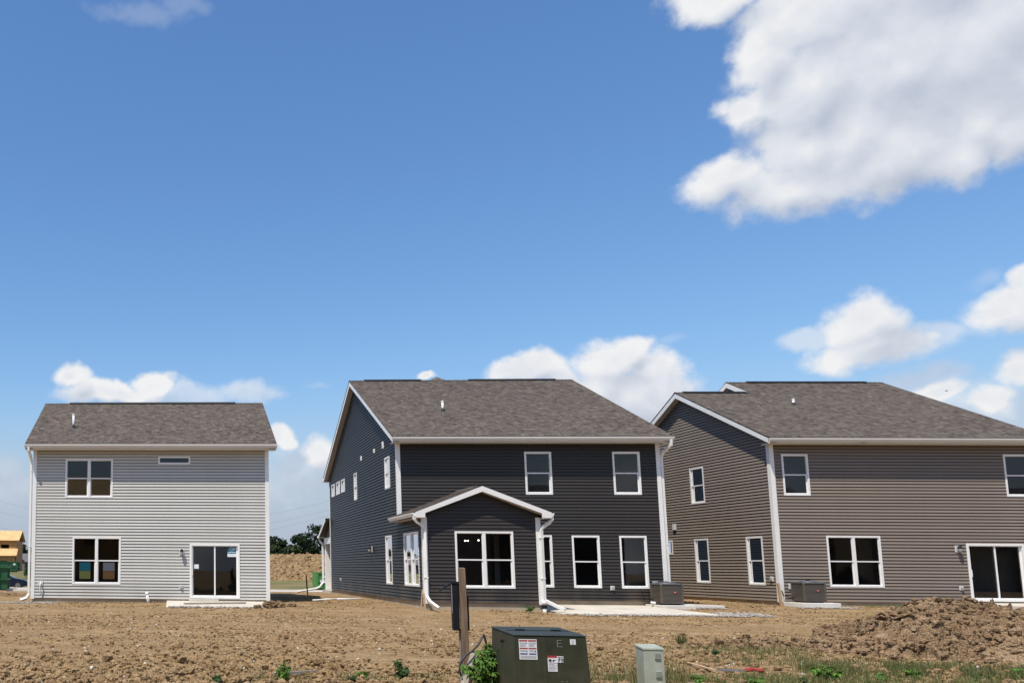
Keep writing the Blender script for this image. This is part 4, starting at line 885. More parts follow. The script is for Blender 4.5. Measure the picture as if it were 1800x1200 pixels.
b = MB(); b.hexa([(-.008, -.008, TH + .002), (TW + .008, -.008, TH + .002), (TW + .008, TD, TH + .033), (-.008, TD, TH + .033), (-.006, -.006, TH + .016), (TW + .006, -.006, TH + .016), (TW + .006, TD, TH + .052), (-.006, TD, TH + .052)]); lid = b.build('lid', M['transformer_top'], T, bevel=.007)
for x in (.18, .56):
    b = MB(); b.box(x - .05, x + .05, .36, .39, TH + .028, TH + .05); b.build('hinge', M['black_plastic'], lid)
b = MB(); b.box(.04, TW - .04, .375, .385, TH + .026, TH + .040); b.build('seam', M['transformer_green'], lid)
b = MB(); b.lathe([(.016, 0), (.014, .012), (.006, .016)], (TW - .012, .01, TH + .014), 8); b.build('lid_bolt', M['silver'], lid)
def fy(z): return -.03 * (TH - z) / (TH + .1) - .004             # face of the cabinet at height z
def plate(x0, x1, z0, z1, mat, parent, name, d=.0):
    b = MB(); b.add([(x0, fy(z0) - d, z0), (x1, fy(z0) - d, z0), (x1, fy(z1) - d, z1), (x0, fy(z1) - d, z1), (x0, fy(z0) - d + .003, z0), (x1, fy(z0) - d + .003, z0), (x1, fy(z1) - d + .003, z1), (x0, fy(z1) - d + .003, z1)], ((0, 1, 2, 3), (0, 4, 5, 1), (1, 5, 6, 2), (2, 6, 7, 3), (3, 7, 4, 0)))
    return b.build(name, M[mat], parent)
flat('label_white', (.62, .63, .64), .5); flat('label_grey', (.36, .36, .37), .5); flat('label_red', (.33, .03, .025), .5); flat('label_blue', (.03, .06, .2), .5); flat('label_black', (.012, .012, .012), .5); flat('chalk', (.24, .24, .22), .9)
L1 = plate(.045, .228, TH - .245, TH - .032, 'label_white', T, 'warning_label')
zt_ = TH - .032
for c0, c1 in ((.05, .133), (.141, .222)):
    plate(c0, c1, zt_ - .022, zt_ - .008, 'label_red', L1, 'label_bar', .002); plate(c0, c1, zt_ - .102, zt_ - .090, 'label_red', L1, 'label_bar', .002); plate(c0 + .004, c1 - .004, zt_ - .160, zt_ - .147, 'label_blue', L1, 'label_bar', .002)
    for k in range(4): plate(c0 + .004, c1 - .02, zt_ - .038 - k * .012, zt_ - .034 - k * .012, 'label_grey', L1, 'label_line', .002)
    for k in range(2): plate(c0 + .004, c1 - .025, zt_ - .118 - k * .012, zt_ - .113 - k * .012, 'label_grey', L1, 'label_line', .002)
    plate(c1 - .016, c1 - .008, zt_ - .048, zt_ - .036, 'label_black', L1, 'label_mark', .002); plate(c1 - .018, c1 - .006, zt_ - .132, zt_ - .118, 'label_black', L1, 'label_mark', .002)
for k in range(3): plate(.055, .215, zt_ - .176 - k * .011, zt_ - .172 - k * .011, 'label_grey', L1, 'label_line', .002)
L2 = plate(.330, .425, TH - .365, TH - .222, 'label_white', T, 'warning_label'); plate(.330, .425, TH - .222, TH - .200, 'label_red', L2, 'label_bar', .001)
b = MB(); b.add([(.352 + .016 * math.cos(k * .7), fy(.5) - .006, TH - .247 + .012 * math.sin(k * .7)) for k in range(9)], (tuple(range(9)),)); b.build('shock_figure', M['label_black'], L2)
plate(.378, .392, TH - .262, TH - .246, 'label_black', L2, 'shock_figure', .002); plate(.388, .408, TH - .250, TH - .242, 'label_black', L2, 'shock_figure', .002)
for k in range(6): plate(.338, .418 - (k % 2) * .02, TH - .278 - k * .014, TH - .273 - k * .014, 'label_grey', L2, 'label_line', .002)
L3 = plate(.424, .490, TH - .272, TH - .205, 'label_white', T, 'number_label', .001); text_mesh('75', .064, 'number', M['label_black'], L3, (.458, fy(TH - .24) - .008, TH - .239))
L4 = plate(.568, .625, TH - .082, TH - .025, 'label_white', T, 'seal_label')
for k in range(2): plate(.585 + k * .014, .592 + k * .014, TH - .076, TH - .032, 'label_grey', L4, 'label_line', .002)
for (x0, x1, z0, z1) in ((.436, .440, -.108, -.036), (.436, .482, -.040, -.036), (.438, .474, -.073, -.069), (.438, .492, -.108, -.104)): plate(x0, x1, TH + z0, TH + z1, 'chalk', T, 'chalk_letter')
for x in (.46, .512):
    b = MB(); b.lathe([(.006, 0), (.005, .004), (.002, .006)], (x, fy(.28) - .003, TH - .47), 8); b.build('rivet', M['silver'], T)
b = MB(); b.box(-.03, -.008, .36, .39, TH - .10, TH - .07); b.build('lift_bolt', M['black_plastic'], T)
# telecom pedestal
material('pedestal_green', (.32, .35, .285), .55, fn=dusty((.32, .35, .285), (.33, .27, .19), .45)); material('pedestal_label', (.36, .38, .36), .5)
Pd = empty('utility_pedestal', (5.605, 9.5, 0), math.radians(-9), 'small pale green utility pedestal right of the transformer', 'utility box')
b = MB(); b.hexa([(-.004, -.004, -.1), (.204, -.004, -.1), (.204, .21, -.1), (-.004, .21, -.1), (0, 0, .632), (.2, 0, .632), (.2, .205, .655), (0, .205, .655)]); b.build('body', M['pedestal_green'], Pd, bevel=.008)
b = MB(); b.hexa([(-.008, -.008, .615), (.208, -.008, .615), (.208, .213, .638), (-.008, .213, .638), (-.004, -.004, .640), (.204, -.004, .640), (.204, .209, .664), (-.004, .209, .664)]); b.build('cap', M['pedestal_green'], Pd, bevel=.006)
for z in (.555, .36):
    b = MB(); b.box(.105, .162, -.012, -.002, z - .032, z + .035); g_ = b.build('vent', M['pedestal_label'], Pd)
    for k in range(5):
        b = MB(); b.box(.107, .160, -.018, -.011, z - .026 + k * .013, z - .020 + k * .013); b.build('vent_louver', M['pedestal_green'], g_)
# post with the meter box
material('navy_metal', (.007, .010, .018), .55, .0, .2, fn=vary((.009, .010, .012), .3, 4)); material('cable_black', (.012, .012, .012), .5)
Po = empty('meter_post', (4.27, 11.0, 0), math.radians(-12), 'weathered wooden post carrying a dark blue meter box', 'post')
b = MB(); b.hexa([(-.028, -.045, -.1), (.050, -.045, -.1), (.050, .045, -.1), (-.028, .045, -.1), (-.044, -.045, 1.475), (.033, -.045, 1.475), (.033, .045, 1.48), (-.044, .045, 1.48)]); b.build('timber', M['old_wood'], Po, bevel=.006)
b = MB(); b.box(-.128, -.048, -.01, .12, .70, 1.285); mbx = b.build('meter_box', M['navy_metal'], Po, bevel=.008)
b = MB(); b.hexa([(-.135, -.02, 1.275), (-.045, -.02, 1.285), (-.045, .13, 1.285), (-.135, .13, 1.275), (-.135, -.02, 1.295), (-.045, -.02, 1.305), (-.045, .13, 1.305), (-.135, .13, 1.295)]); b.build('box_hood', M['navy_metal'], mbx)
b = MB(); b.hexa([(-.275, -.01, 1.180), (-.135, -.01, 1.272), (-.135, .12, 1.272), (-.275, .12, 1.180), (-.275, -.01, 1.195), (-.135, -.01, 1.295), (-.135, .12, 1.295), (-.275, .12, 1.195)]); b.build('open_door', M['navy_metal'], mbx)
b = MB(); b.box(-.138, -.129, -.012, -.004, .92, 1.27); b.build('box_edge', M['silver'], mbx)
b = MB(); b.box(.042, .065, .0, .16, .70, 1.12); b.build('backing_board', M['navy_metal'], Po)
b = MB(); b.tube([(-.045, .06, -.05), (-.04, .06, .72)], .016, 8); b.build('conduit', M['weathered_wood'], Po)
br = MB(); br.tube([(3.985, 10.55, -.15), (4.335, 10.86, .43)], 0, rect=(.022, .045)); tag(br.build('brace_plank', M['weathered_wood'], bevel=.004), 'grey plank leaning against the meter post', 'plank')
ca = MB(); ca.tube([(4.10, 10.7, .18), (4.085, 10.72, .24), (4.11, 10.74, .34), (4.18, 10.76, .42), (4.27, 10.78, .47), (4.36, 10.8, .55), (4.42, 10.82, .64), (4.435, 10.82, .67), (4.45, 10.82, .62), (4.47, 10.8, .5), (4.49, 10.8, .35), (4.5, 10.8, .1)], .013, 8); tag(ca.build('black_cable', M['cable_black'], smooth=True), 'black cable looping past the meter post', 'cable')

# ------------------------------------------------------------------ weeds and grass
def leaf_mat(name, col, tr=.35):
    def fn(t, b):
        c = ocoord(t); n = t.noise(c, 6, 3); oi = t.new('ShaderNodeObjectInfo').outputs['Random']
        cc = t.ramp(t.m('MULTIPLY_ADD', n, .6, t.m('MULTIPLY', oi, .4)), [(.2, tuple(v * .55 for v in col)), (.5, col), (.85, tuple(min(1, v * 1.5) for v in col))])
        t.l.new(cc, b.inputs['Base Color'])
        tl_ = t.new('ShaderNodeBsdfTranslucent'); t.l.new(cc, tl_.inputs[0]); mx = t.new('ShaderNodeMixShader'); mx.inputs[0].default_value = tr
        out = t.n['Material Output']; t.l.new(b.outputs[0], mx.inputs[1]); t.l.new(tl_.outputs[0], mx.inputs[2]); t.l.new(mx.outputs[0], out.inputs[0])
    return material(name, col, .55, spec=.3, fn=fn)
leaf_mat('weed_leaf', (.115, .225, .035)); leaf_mat('weed_leaf_dark', (.045, .095, .022)); leaf_mat('grass_blade', (.13, .165, .045)); leaf_mat('dry_grass', (.32, .25, .12)); material('stem_green', (.09, .13, .04), .6); material('bark', (.055, .042, .032), .9, fn=vary((.055, .042, .032), .3, 3))
leaf_mat('tree_leaf', (.024, .044, .013), .2); leaf_mat('tree_leaf_light', (.034, .056, .017), .2)
def leaf_cluster(seed, n=5, L=.09, wd=.017):
    r = random.Random(seed); mb = MB()
    for k in range(n):
        a = (k - (n - 1) / 2) * .62 + r.uniform(-.12, .12); l = L * (1 - .12 * abs(k - (n - 1) / 2)) * r.uniform(.85, 1.1); d_ = Vector((math.sin(a), math.cos(a), 0)); s_ = Vector((d_.y, -d_.x, 0)); dr = r.uniform(.2, .5)
        def q(f, o): return d_ * (l * f) + s_ * (wd * o) + Vector((0, 0, .35 * l * f * (1 - f) * 1.5 - dr * l * f * f + abs(o) * .006))
        mb.add([q(0, 0), q(.35, -1), q(.35, 0), q(.35, 1), q(.7, -.75), q(.7, 0), q(.7, .75), q(1, 0)], ((0, 2, 1), (0, 3, 2), (1, 2, 5, 4), (2, 3, 6, 5), (4, 5, 7), (5, 6, 7)))
    return mb.mesh('leaf', M['weed_leaf'], True)
LEAF = [leaf_cluster(i) for i in range(6)]; LEAFD = []
for m_ in LEAF:
    c = m_.copy(); c.materials.clear(); c.materials.append(M['weed_leaf_dark']); LEAFD.append(c)
def weed(name, x, y, h, spread, stems, per, label, seed, scale=1.0, dark=False, droop=.3):
    r = random.Random(seed); o = empty(name, (x, y, gz(x, y)), 0, label, 'weed', 'weeds growing on the bare lot'); sm = MB(); pool = LEAFD if dark else LEAF
    for i in range(stems):
        a = r.uniform(0, 6.28); rad = spread * math.sqrt(r.random()); top = Vector((math.cos(a) * rad, math.sin(a) * rad, h * r.uniform(.7, 1.05) * (1 - .35 * (rad / spread) ** 2))); ba = Vector((top.x * .25, top.y * .25, 0)); md = (ba + top) / 2 + Vector((-top.x * .1, -top.y * .1, h * .08)); sm.tube([ba - Vector((0, 0, .05)), md, top], [.007 * scale, .005 * scale, .002], 5)
        for k in range(per):
            f = .25 + .75 * (k + r.random() * .6) / per; p = (ba.lerp(md, f * 2) if f < .5 else md.lerp(top, f * 2 - 1)); l = bpy.data.objects.new('leaf', r.choice(pool)); link(l, o); l.location = p
            l.rotation_euler = (r.uniform(-.5, .35) - droop * .3, r.uniform(-.35, .35), r.uniform(0, 6.28)); s_ = scale * r.uniform(.6, 1.15) * (1.1 - .35 * f); l.scale = (s_, s_, s_)
    sm.build('stem', M['stem_green'], o, smooth=True); return o
weed('leafy_weed', 4.33, 10.3, .56, .38, 42, 18, 'bushy bright green weed between the meter post and the transformer', 3, 1.2)
weed('leafy_weed', 4.62, 10.25, .26, .18, 6, 10, 'low green weed at the foot of the transformer', 5, 1.0)
weed('leafy_weed', 3.55, 11.25, .30, .12, 5, 12, 'dark green weed left of the meter post', 7, 1.0, True)
weed('leafy_weed', 2.05, 11.2, .24, .14, 5, 10, 'light green weed at the lower left edge', 9, .9)
weed('leafy_weed', 2.85, 10.95, .16, .10, 4, 8, 'small dark weed between the two left weeds', 10, .8, True)
weed('leafy_weed', 9.35, 11.75, .22, .22, 8, 10, 'broad green weed below the dirt heap', 11, 1.0)
weed('leafy_weed', 9.95, 11.55, .15, .12, 5, 8, 'small green weed right of the broad one at the bottom edge', 12, .8)
weed('leafy_weed', 7.35, 11.3, .14, .15, 5, 9, 'low green weed right of the utility pedestal', 13, .75)
rw = random.Random(5)
for i, (x, y, hh, lb) in enumerate([(1.2, 11.15, .10, 'tiny weed near the lower left corner'), (3.15, 11.6, .12, 'tiny weed right of the small dark one'), (6.9, 11.9, .12, 'tiny weed behind the utility pedestal'), (8.0, 11.2, .13, 'low weed below the red-ribboned stake'), (8.75, 11.35, .11, 'tiny weed left of the broad green one'), (10.7, 12.0, .16, 'weed in the grass below the heap'), (11.5, 11.9, .15, 'second weed in the grass below the heap'), (12.4, 12.3, .17, 'weed in the grass near the right edge'), (10.2, 15.2, .12, 'tiny weed behind the clay crust')]):
    weed('leafy_weed', x, y, hh, hh * .8, 4, 7, lb, 30 + i, .6 + .3 * rw.random(), i % 2 == 0)
p_ = at(HD, 3.15, -3.35); weed('leafy_weed', p_.x, p_.y, .22, .22, 6, 9, 'small green weed at the foot of the sunroom wall', 14, .9)
def grass_patch(label, cx, cy_, rx, ry, n, h, mats=('grass_blade', 'dry_grass'), dry=.35, seed=0, ring=.0):
    r = np.random.RandomState(seed); V, F, mi = [], [], []
    A, Q = r.uniform(0, 6.283, n), np.sqrt(r.rand(n)); X, Y = cx + rx * Q * np.cos(A), cy_ + ry * Q * np.sin(A); keep = pn(X * 1.7, Y * 1.7, 3 + seed) > -.08; X, Y = X[keep], Y[keep]
    Zs = base_z(X, Y) + fine_z(X, Y) - .01
    for x, y, z in zip(X, Y, Zs):
        hh = h * r.uniform(.4, 1.1); t = r.uniform(0, 6.283); w_ = .0035 * r.uniform(.7, 1.5); ln = hh * r.uniform(.1, .7); d1 = r.uniform(0, 6.283)
        sx, sy = math.cos(t) * w_, math.sin(t) * w_; lx, ly = math.cos(d1) * ln, math.sin(d1) * ln; b = len(V)
        V += [(x - sx, y - sy, z), (x + sx, y + sy, z), (x + sx * .8 + lx * .35, y + sy * .8 + ly * .35, z + hh * .6), (x - sx * .8 + lx * .35, y - sy * .8 + ly * .35, z + hh * .6), (x + lx, y + ly, z + hh * .95)]
        F += [(b, b + 1, b + 2, b + 3), (b + 3, b + 2, b + 4)]; m = 1 if r.rand() < dry else 0; mi += [m, m]
    mb = MB(); mb.v, mb.f, mb.mi = V, F, mi; return tag(mb.build('grass_patch', [M[m] for m in mats]), label, 'grass', kind='stuff')
grass_patch('green grass along the foot of the dirt heap', 12.0, 12.7, 2.3, .9, 7500, .17, dry=.25, seed=1)
grass_patch('thin grass at the bottom edge right of the pedestal', 9.2, 11.55, 3.0, .6, 6500, .14, dry=.3, seed=2)
grass_patch('sparse grass by the low ridge of dug soil', 11.2, 16.0, 1.3, 1.0, 1500, .15, dry=.3, seed=3)
grass_patch('grass tuft at the left end of the low soil ridge', 11.25, 17.6, .18, .14, 260, .34, dry=.1, seed=4)
grass_patch('dry weeds beside the utility pedestal', 6.35, 11.3, .9, .6, 1000, .45, dry=.55, seed=5)
grass_patch('dry stalks right of the transformer', 5.6, 12.0, .7, .5, 260, .40, dry=.7, seed=6)
grass_patch('sparse weeds along the lower left edge', 3.0, 11.4, 1.6, .35, 900, .16, dry=.45, seed=7)
grass_patch('thin grass by the clay crust', 10.6, 13.9, 1.5, .8, 1200, .16, dry=.35, seed=8)
p_ = at(HT, 3.8, -.55); grass_patch('thin grass along the taupe house wall', p_.x, p_.y, 2.6, .35, 1500, .14, dry=.25, seed=9)
p_ = at(HT, 6.3, -3.4); grass_patch('grass behind the dirt heap by the taupe house patio', p_.x, p_.y, 2.0, .8, 1500, .2, dry=.25, seed=10)
p_ = at(HG, 2.5, -.5); grass_patch('thin grass along the light grey house wall', p_.x, p_.y, 2.5, .35, 700, .10, dry=.4, seed=11)

# ------------------------------------------------------------------ street and beyond
def strip(name, y0, y1, z, mat, kind='structure', x0=-60, x1=120, h=.0, z1=None):
    mb = MB(); n = 30
    for i in range(n):
        a, b = x0 + (x1 - x0) * i / n, x0 + (x1 - x0) * (i + 1) / n
        if h: mb.box(a, b, y0, y1, z - .3, z + h)
        else: mb.quad((a, y0, z), (b, y0, z), (b, y1, z if z1 is None else z1), (a, y1, z if z1 is None else z1))
    return tag(mb.build(name, M[mat]), kind=kind)
zc = gz(10, 66)
strip('road', 62.5, 71.5, gz(10, 62.5) + .03, 'road', z1=gz(10, 71.5) + .03); strip('sidewalk', 58.6, 60.0, gz(10, 59) + .06, 'curb_concrete', h=.02); strip('curb', 62.0, 62.5, gz(10, 62) + .02, 'curb_concrete', h=.16); strip('curb', 71.5, 72.1, gz(10, 71.5) + .02, 'curb_concrete', h=.14)
heap('dirt_berm', 36.0, 172, 34, 17, 4.9, 'long bank of brown soil beyond the street', 21, 230, .5, power=3.0, z0=-.7, mat='dirt')
def tree(name, x, y, h, wd, seed, label, lite=False, leaves=2600, lsz=.42):
    r = np.random.RandomState(seed); z = gz(x, y); o = empty(name, (x, y, z), r.uniform(0, 6), label, 'tree', 'trees beyond the building site')
    tr = MB(); tr.tube([(0, 0, -.3), (.05 * h * r.randn() * .3, .0, h * .3), (.04 * h * r.randn(), .02 * h, h * .72)], [h * .030, h * .022, h * .008], 8)
    for i in range(6):
        a = r.uniform(0, 6.28); zz_ = h * r.uniform(.25, .55); tr.tube([(0, 0, zz_), (math.cos(a) * wd * .25, math.sin(a) * wd * .25, zz_ + h * .12), (math.cos(a) * wd * .42, math.sin(a) * wd * .42, zz_ + h * .22)], [h * .012, h * .008, h * .003], 6)
    tr.build('trunk', M['bark'], o, smooth=True)
    cl_ = []
    for i in range(34):
        t = r.uniform(0, 6.28); f = r.uniform(.12, 1.0); rad = wd * .5 * math.sqrt(max(.05, 1 - ((f - .42) / .62) ** 2)) * r.uniform(.45, 1.0); cl_.append((math.cos(t) * rad, math.sin(t) * rad, h * f * r.uniform(.93, 1.0), wd * r.uniform(.10, .20)))
    V = np.empty((leaves, 4, 3)); ci = r.randint(0, len(cl_), leaves)
    C_ = np.array(cl_)[ci]; dirv = r.randn(leaves, 3); dirv /= np.linalg.norm(dirv, axis=1)[:, None]; rad = r.rand(leaves) ** .4
    cen = C_[:, :3] + dirv * (C_[:, 3] * rad)[:, None] * np.array([1, 1, .75]); u = r.randn(leaves, 3); u /= np.linalg.norm(u, axis=1)[:, None]; v = np.cross(u, r.randn(leaves, 3)); v /= np.linalg.norm(v, axis=1)[:, None]; s_ = (lsz * r.uniform(.5, 1.2, leaves))[:, None]
    V[:, 0], V[:, 1], V[:, 2], V[:, 3] = cen - u * s_, cen - v * s_ * .5, cen + u * s_, cen + v * s_ * .5
    me = np_mesh('crown', V.reshape(-1, 3), np.arange(leaves * 4).reshape(-1, 4), M['tree_leaf_light' if lite else 'tree_leaf'], False); link(bpy.data.objects.new('crown', me), o); return o
TL = [(30.5, 205, 10.0, 7.5, 'dark tree closest to the light grey house in the gap'), (34.6, 208, 10.2, 7.0, 'second dark tree from the light grey house in the gap'), (38.3, 214, 9.4, 6.5, 'lower dark tree at the dip of the treeline in the gap'), (41.4, 200, 11.2, 7.5, 'tall dark tree left of the charcoal house porch'), (45.2, 203, 12.6, 8.0, 'tallest dark tree, partly behind the charcoal house porch'), (49.5, 205, 12.0, 8.0, 'dark tree mostly hidden behind the charcoal house'), (33.0, 192, 7.2, 6.0, 'lower paler tree before the treeline in the gap'), (38.0, 196, 7.6, 6.0, 'small tree at the middle of the treeline gap')]
for i, (x, y, h, wd, lb) in enumerate(TL): tree('far_tree', x, y, h * .93, wd, 50 + i, lb, lite=i in (6, 7), leaves=3200, lsz=.40)
for i, (x, y, h, wd, lb) in enumerate([(-27.5, 232, 6.3, 6.0, 'far tree right of the unfinished wooden house'), (-24.0, 230, 6.0, 6.0, 'far tree right above the dark blue car'), (-21.0, 236, 6.2, 6.5, 'far tree nearest the light grey house left edge')]): tree('far_tree', x, y, h, wd, 70 + i, lb, leaves=2200, lsz=.4)
# bushes on the far lot
for i, (x, y, s_, lb) in enumerate([(-10.8, 104, .9, 'green shrub on the far lot behind the car hood')]):
    r = np.random.RandomState(90 + i); o = empty('far_shrub', (x, y, gz(x, y)), 0, lb, 'shrub'); L_ = 700; dv = r.randn(L_, 3); dv /= np.linalg.norm(dv, axis=1)[:, None]; cen = dv * (r.rand(L_) ** .5)[:, None] * np.array([s_, s_, s_]) + np.array([0, 0, s_ * .8]); u = r.randn(L_, 3) * .09; v = r.randn(L_, 3) * .06
    V = np.stack([cen - u, cen - v, cen + u, cen + v], 1).reshape(-1, 3); link(bpy.data.objects.new('foliage', np_mesh('foliage', V, np.arange(L_ * 4).reshape(-1, 4), M['weed_leaf_dark'], False)), o)
    st_ = MB(); st_.tube([(0, 0, -.1), (0, 0, s_)], [.04, .015], 5); st_.build('stem', M['bark'], o)
# dumpsters
material('dumpster_green', (.015, .10, .035), .5, fn=vary((.015, .10, .035), .2, 1.2)); material('dumpster_bright', (.06, .24, .045), .5, fn=vary((.06, .24, .045), .2, 1.2))
def dumpster(x, y, z, L, wd, h, rz, mat, label):
    o = empty('dumpster', (x, y, z), rz, label, 'dumpster', 'roll-off dumpsters on the building site'); t = .06
    b = MB(); b.box(0, L, 0, t, .12, h); b.box(0, L, wd - t, wd, .12, h); b.box(0, t, t, wd - t, .12, h); b.box(L - t, L, t, wd - t, .12, h); b.box(0, L, 0, wd, .1, .16); b.build('bin', M[mat], o)
    for k in range(int(L / .6) + 1):
        x_ = min(L - .1, k * .6); b = MB(); b.box(x_, x_ + .1, -.08, 0, .12, h - .08); b.build('rib', M[mat], o)
    for k in range(int(wd / .7) + 1):
        y_ = min(wd - .1, k * .7); b = MB(); b.box(L, L + .08, y_, y_ + .1, .12, h - .08); b.build('rib', M[mat], o)
    for z_ in (h - .1, h * .45):
        b = MB(); b.box(-.05, L + .1, -.1, -.02, z_, z_ + .1); b.box(L + .02, L + .1, -.02, wd, z_, z_ + .1); b.build('rail', M[mat], o)
    b = MB(); b.box(.2, L - .2, .3, .5, 0, .12); b.box(.2, L - .2, wd - .5, wd - .3, 0, .12); b.build('skid', M['steel_dark'], o)
    return o
dumpster(-12.4, 58, gz(-10, 58), 4.7, 2.2, 1.62, .05, 'dumpster_green', 'dark green dumpster cut by the left edge of the photo'); d2 = dumpster(-20.2, 122, gz(-18, 122), 5.6, 2.2, 1.45, .0, 'dumpster_green', 'green dumpster in front of the unfinished wooden house')
b = MB(); b.box(5.0, 5.35, -.12, -.1, .95, 1.2); b.build('sign_plate', M['label_white'], d2)
d3 = dumpster(19.15, 86, gz(19, 86), 5.5, 2.2, 1.72, .0, 'dumpster_bright', 'bright green dumpster left of the charcoal house porch')
for (z0, z1, x0_, x1_) in ((1.18, 1.36, .45, 1.3), (.68, .98, .25, 1.3)):
    b = MB(); b.box(x0_, x1_, -.13, -.11, z0, z1); b.build('sign_plate', M['label_white'], d3)
b = MB(); b.lathe([(.35, 0), (.5, .2), (.35, .36), (.1, .42)], (.1, 1.0, 1.6), 9); b.build('rubble', M['label_white'], d2)
# dark blue car, nose to the right
material('car_paint', (.012, .022, .050), .22, .4, .6); material('car_glass', (.02, .025, .03), .08); material('tyre', (.012, .012, .012), .8); material('rim', (.5, .5, .52), .3, .8)
Cr = empty('parked_car', (-13.05, 80, gz(-10.5, 80)), .02, 'dark blue car nosing out from behind the green dumpster', 'car')
prof = [(0, .35), (.02, .62), (.10, .88), (.60, .98), (1.25, 1.36), (1.9, 1.44), (2.5, 1.38), (3.25, 1.0), (3.9, .90), (4.35, .78), (4.5, .6), (4.48, .32), (4.0, .22), (.5, .22)]
b = MB(); n = len(prof); wds = [.80 if z < .95 else .80 - (z - .95) * .42 for _, z in prof]
b.add([(x, -k, z) for (x, z), k in zip(prof, wds)] + [(x, k, z) for (x, z), k in zip(prof, wds)], [tuple(range(n)), tuple(range(n, 2 * n))[::-1]] + [(i, n + i, n + (i + 1) % n, (i + 1) % n) for i in range(n)]); b.build('body', M['car_paint'], Cr, bevel=.05)
b = MB(); b.add([(.75, -.79, 1.0), (1.3, -.64, 1.31), (1.9, -.62, 1.38), (2.45, -.64, 1.33), (3.1, -.79, 1.0)], ((0, 4, 3, 2, 1),)); b.build('side_window', M['car_glass'], Cr)
b = MB(); b.quad((2.56, -.60, 1.36), (3.24, -.74, 1.02), (3.24, .74, 1.02), (2.56, .60, 1.36)); ws = b.build('windshield', M['car_glass'], Cr); ws.location = (.02, 0, .025)
for x in (.85, 3.62):
    for y in (-.80, .80):
        wv_ = MB(); s_ = 1 if y > 0 else -1
        wv_.tube([(x, y - s_ * .2, .32), (x, y + s_ * .02, .32)], .32, 20); wh = wv_.build('wheel', M['tyre'], Cr)
        wv_ = MB(); wv_.tube([(x, y + s_ * .015, .32), (x, y + s_ * .03, .32)], .22, 16); wv_.build('rim', M['rim'], wh)
        for k in range(5):
            a_ = k * 1.2566; sp_ = MB(); sp_.tube([(x + .06 * math.cos(a_ + .63), y + s_ * .032, .32 + .06 * math.sin(a_ + .63)), (x + .19 * math.cos(a_ + .63), y + s_ * .034, .32 + .19 * math.sin(a_ + .63))], .035, 5); sp_.build('rim_gap', M['tyre'], wh)
for y in (-.62, .62):
    b = MB(); b.lathe([(.02, 0), (.1, .02), (.1, .05), (.02, .07)], (4.36, y, .66), 10); b.build('headlight', M['lamp_glass'], Cr)
b = MB(); b.box(2.35, 2.5, -.95, -.78, .98, 1.1); b.build('mirror', M['car_paint'], Cr)
# unfinished wooden house
material('osb', (.58, .37, .165), .85, fn=vary((.58, .37, .165), .22, 1.1, 6)); material('osb_wall', (.40, .215, .08), .85, fn=vary((.40, .215, .08), .2, .9, 6))
U = empty('unfinished_house', (-32, 150, gz(-25, 150)), 0, 'unfinished wooden house with bare sheathing at the far left edge', 'house'); zg = gz(-25, 150)
hw = [(8.1, 9.4, 3.35, 4.55), (10.9, 12.3, 3.35, 4.55), (5.0, 6.4, 3.35, 4.55)]
mb = MB()
def sheet(mb, x0, x1, z0, z1, holes, y):
    zz_ = sorted({z0, z1} | {v for h in holes for v in h[2:]})
    for a, b_ in zip(zz_, zz_[1:]):
        for (p, q) in spans(x0, x1, holes, (a + b_) / 2): mb.box(p, q, y, y + .15, a, b_)
sheet(mb, 0, 13.6, 2.4, 5.3, hw, 1.8); sheet(mb, 0, 13.6, 0, 2.55, [(5.0, 12.2, .0, 1.75)], 0); mb.box(13.45, 13.6, 1.95, 11, 0, 5.3); mb.box(0, 13.6, 11, 11.1, 0, 5.3); U_w = mb.build('wall', M['osb_wall'], U)
mb = MB(); mb.hexa([(-.3, 1.4, 5.2), (14.1, 1.4, 5.2), (14.1, 6.4, 7.05), (-.3, 6.4, 7.05), (-.3, 1.4, 5.3), (14.1, 1.4, 5.3), (14.1, 6.4, 7.15), (-.3, 6.4, 7.15)]); mb.hexa([(-.3, 6.4, 7.05), (14.1, 6.4, 7.05), (14.1, 11.4, 5.2), (-.3, 11.4, 5.2), (-.3, 6.4, 7.15), (14.1, 6.4, 7.15), (14.1, 11.4, 5.3), (-.3, 11.4, 5.3)]); mb.build('roof', M['osb'], U)
mb = MB(); mb.hexa([(-.3, -.4, 2.55), (13.9, -.4, 2.55), (13.9, 1.78, 3.75), (-.3, 1.78, 3.75), (-.3, -.4, 2.65), (13.9, -.4, 2.65), (13.9, 1.78, 3.85), (-.3, 1.78, 3.85)]); mb.build('porch_roof', M['osb'], U)
mb = MB(); mb.box(.3, 13.3, 5, 5.1, 0, 5); mb.build('inner_wall', M['interior_floor'], U)
# far grey house
G = empty('far_house', (-26, 170, gz(-20, 170)), 0, 'distant grey house between the unfinished house and the light grey one', 'house')
material('far_wall', (.17, .165, .17), .8); material('far_roof', (.12, .11, .115), .9)
mb = MB(); mb.box(0, 12, 0, 8, 0, 1.7); mb.build('wall', M['far_wall'], G); mb = MB(); mb.hexa([(-.3, -.4, 1.65), (12.3, -.4, 1.65), (12.3, 4, 3.3), (-.3, 4, 3.3), (-.3, 8.4, 1.65), (12.3, 8.4, 1.65), (12.3, 4.05, 3.35), (-.3, 4.05, 3.35)]); mb.build('roof', M['far_roof'], G)
mb = MB(); mb.prism([(5.9, -.9, 0), (7.5, -.9, 0), (7.5, -.9, 1.4), (6.7, -.9, 2.15), (5.9, -.9, 1.4)], (0, 1.5, 0)); mb.build('porch_gable', M['siding_charcoal'], G); mb = MB(); mb.box(6.25, 7.15, -.98, -.9, 0, 1.3); mb.build('garage_door', M['far_wall'], G)
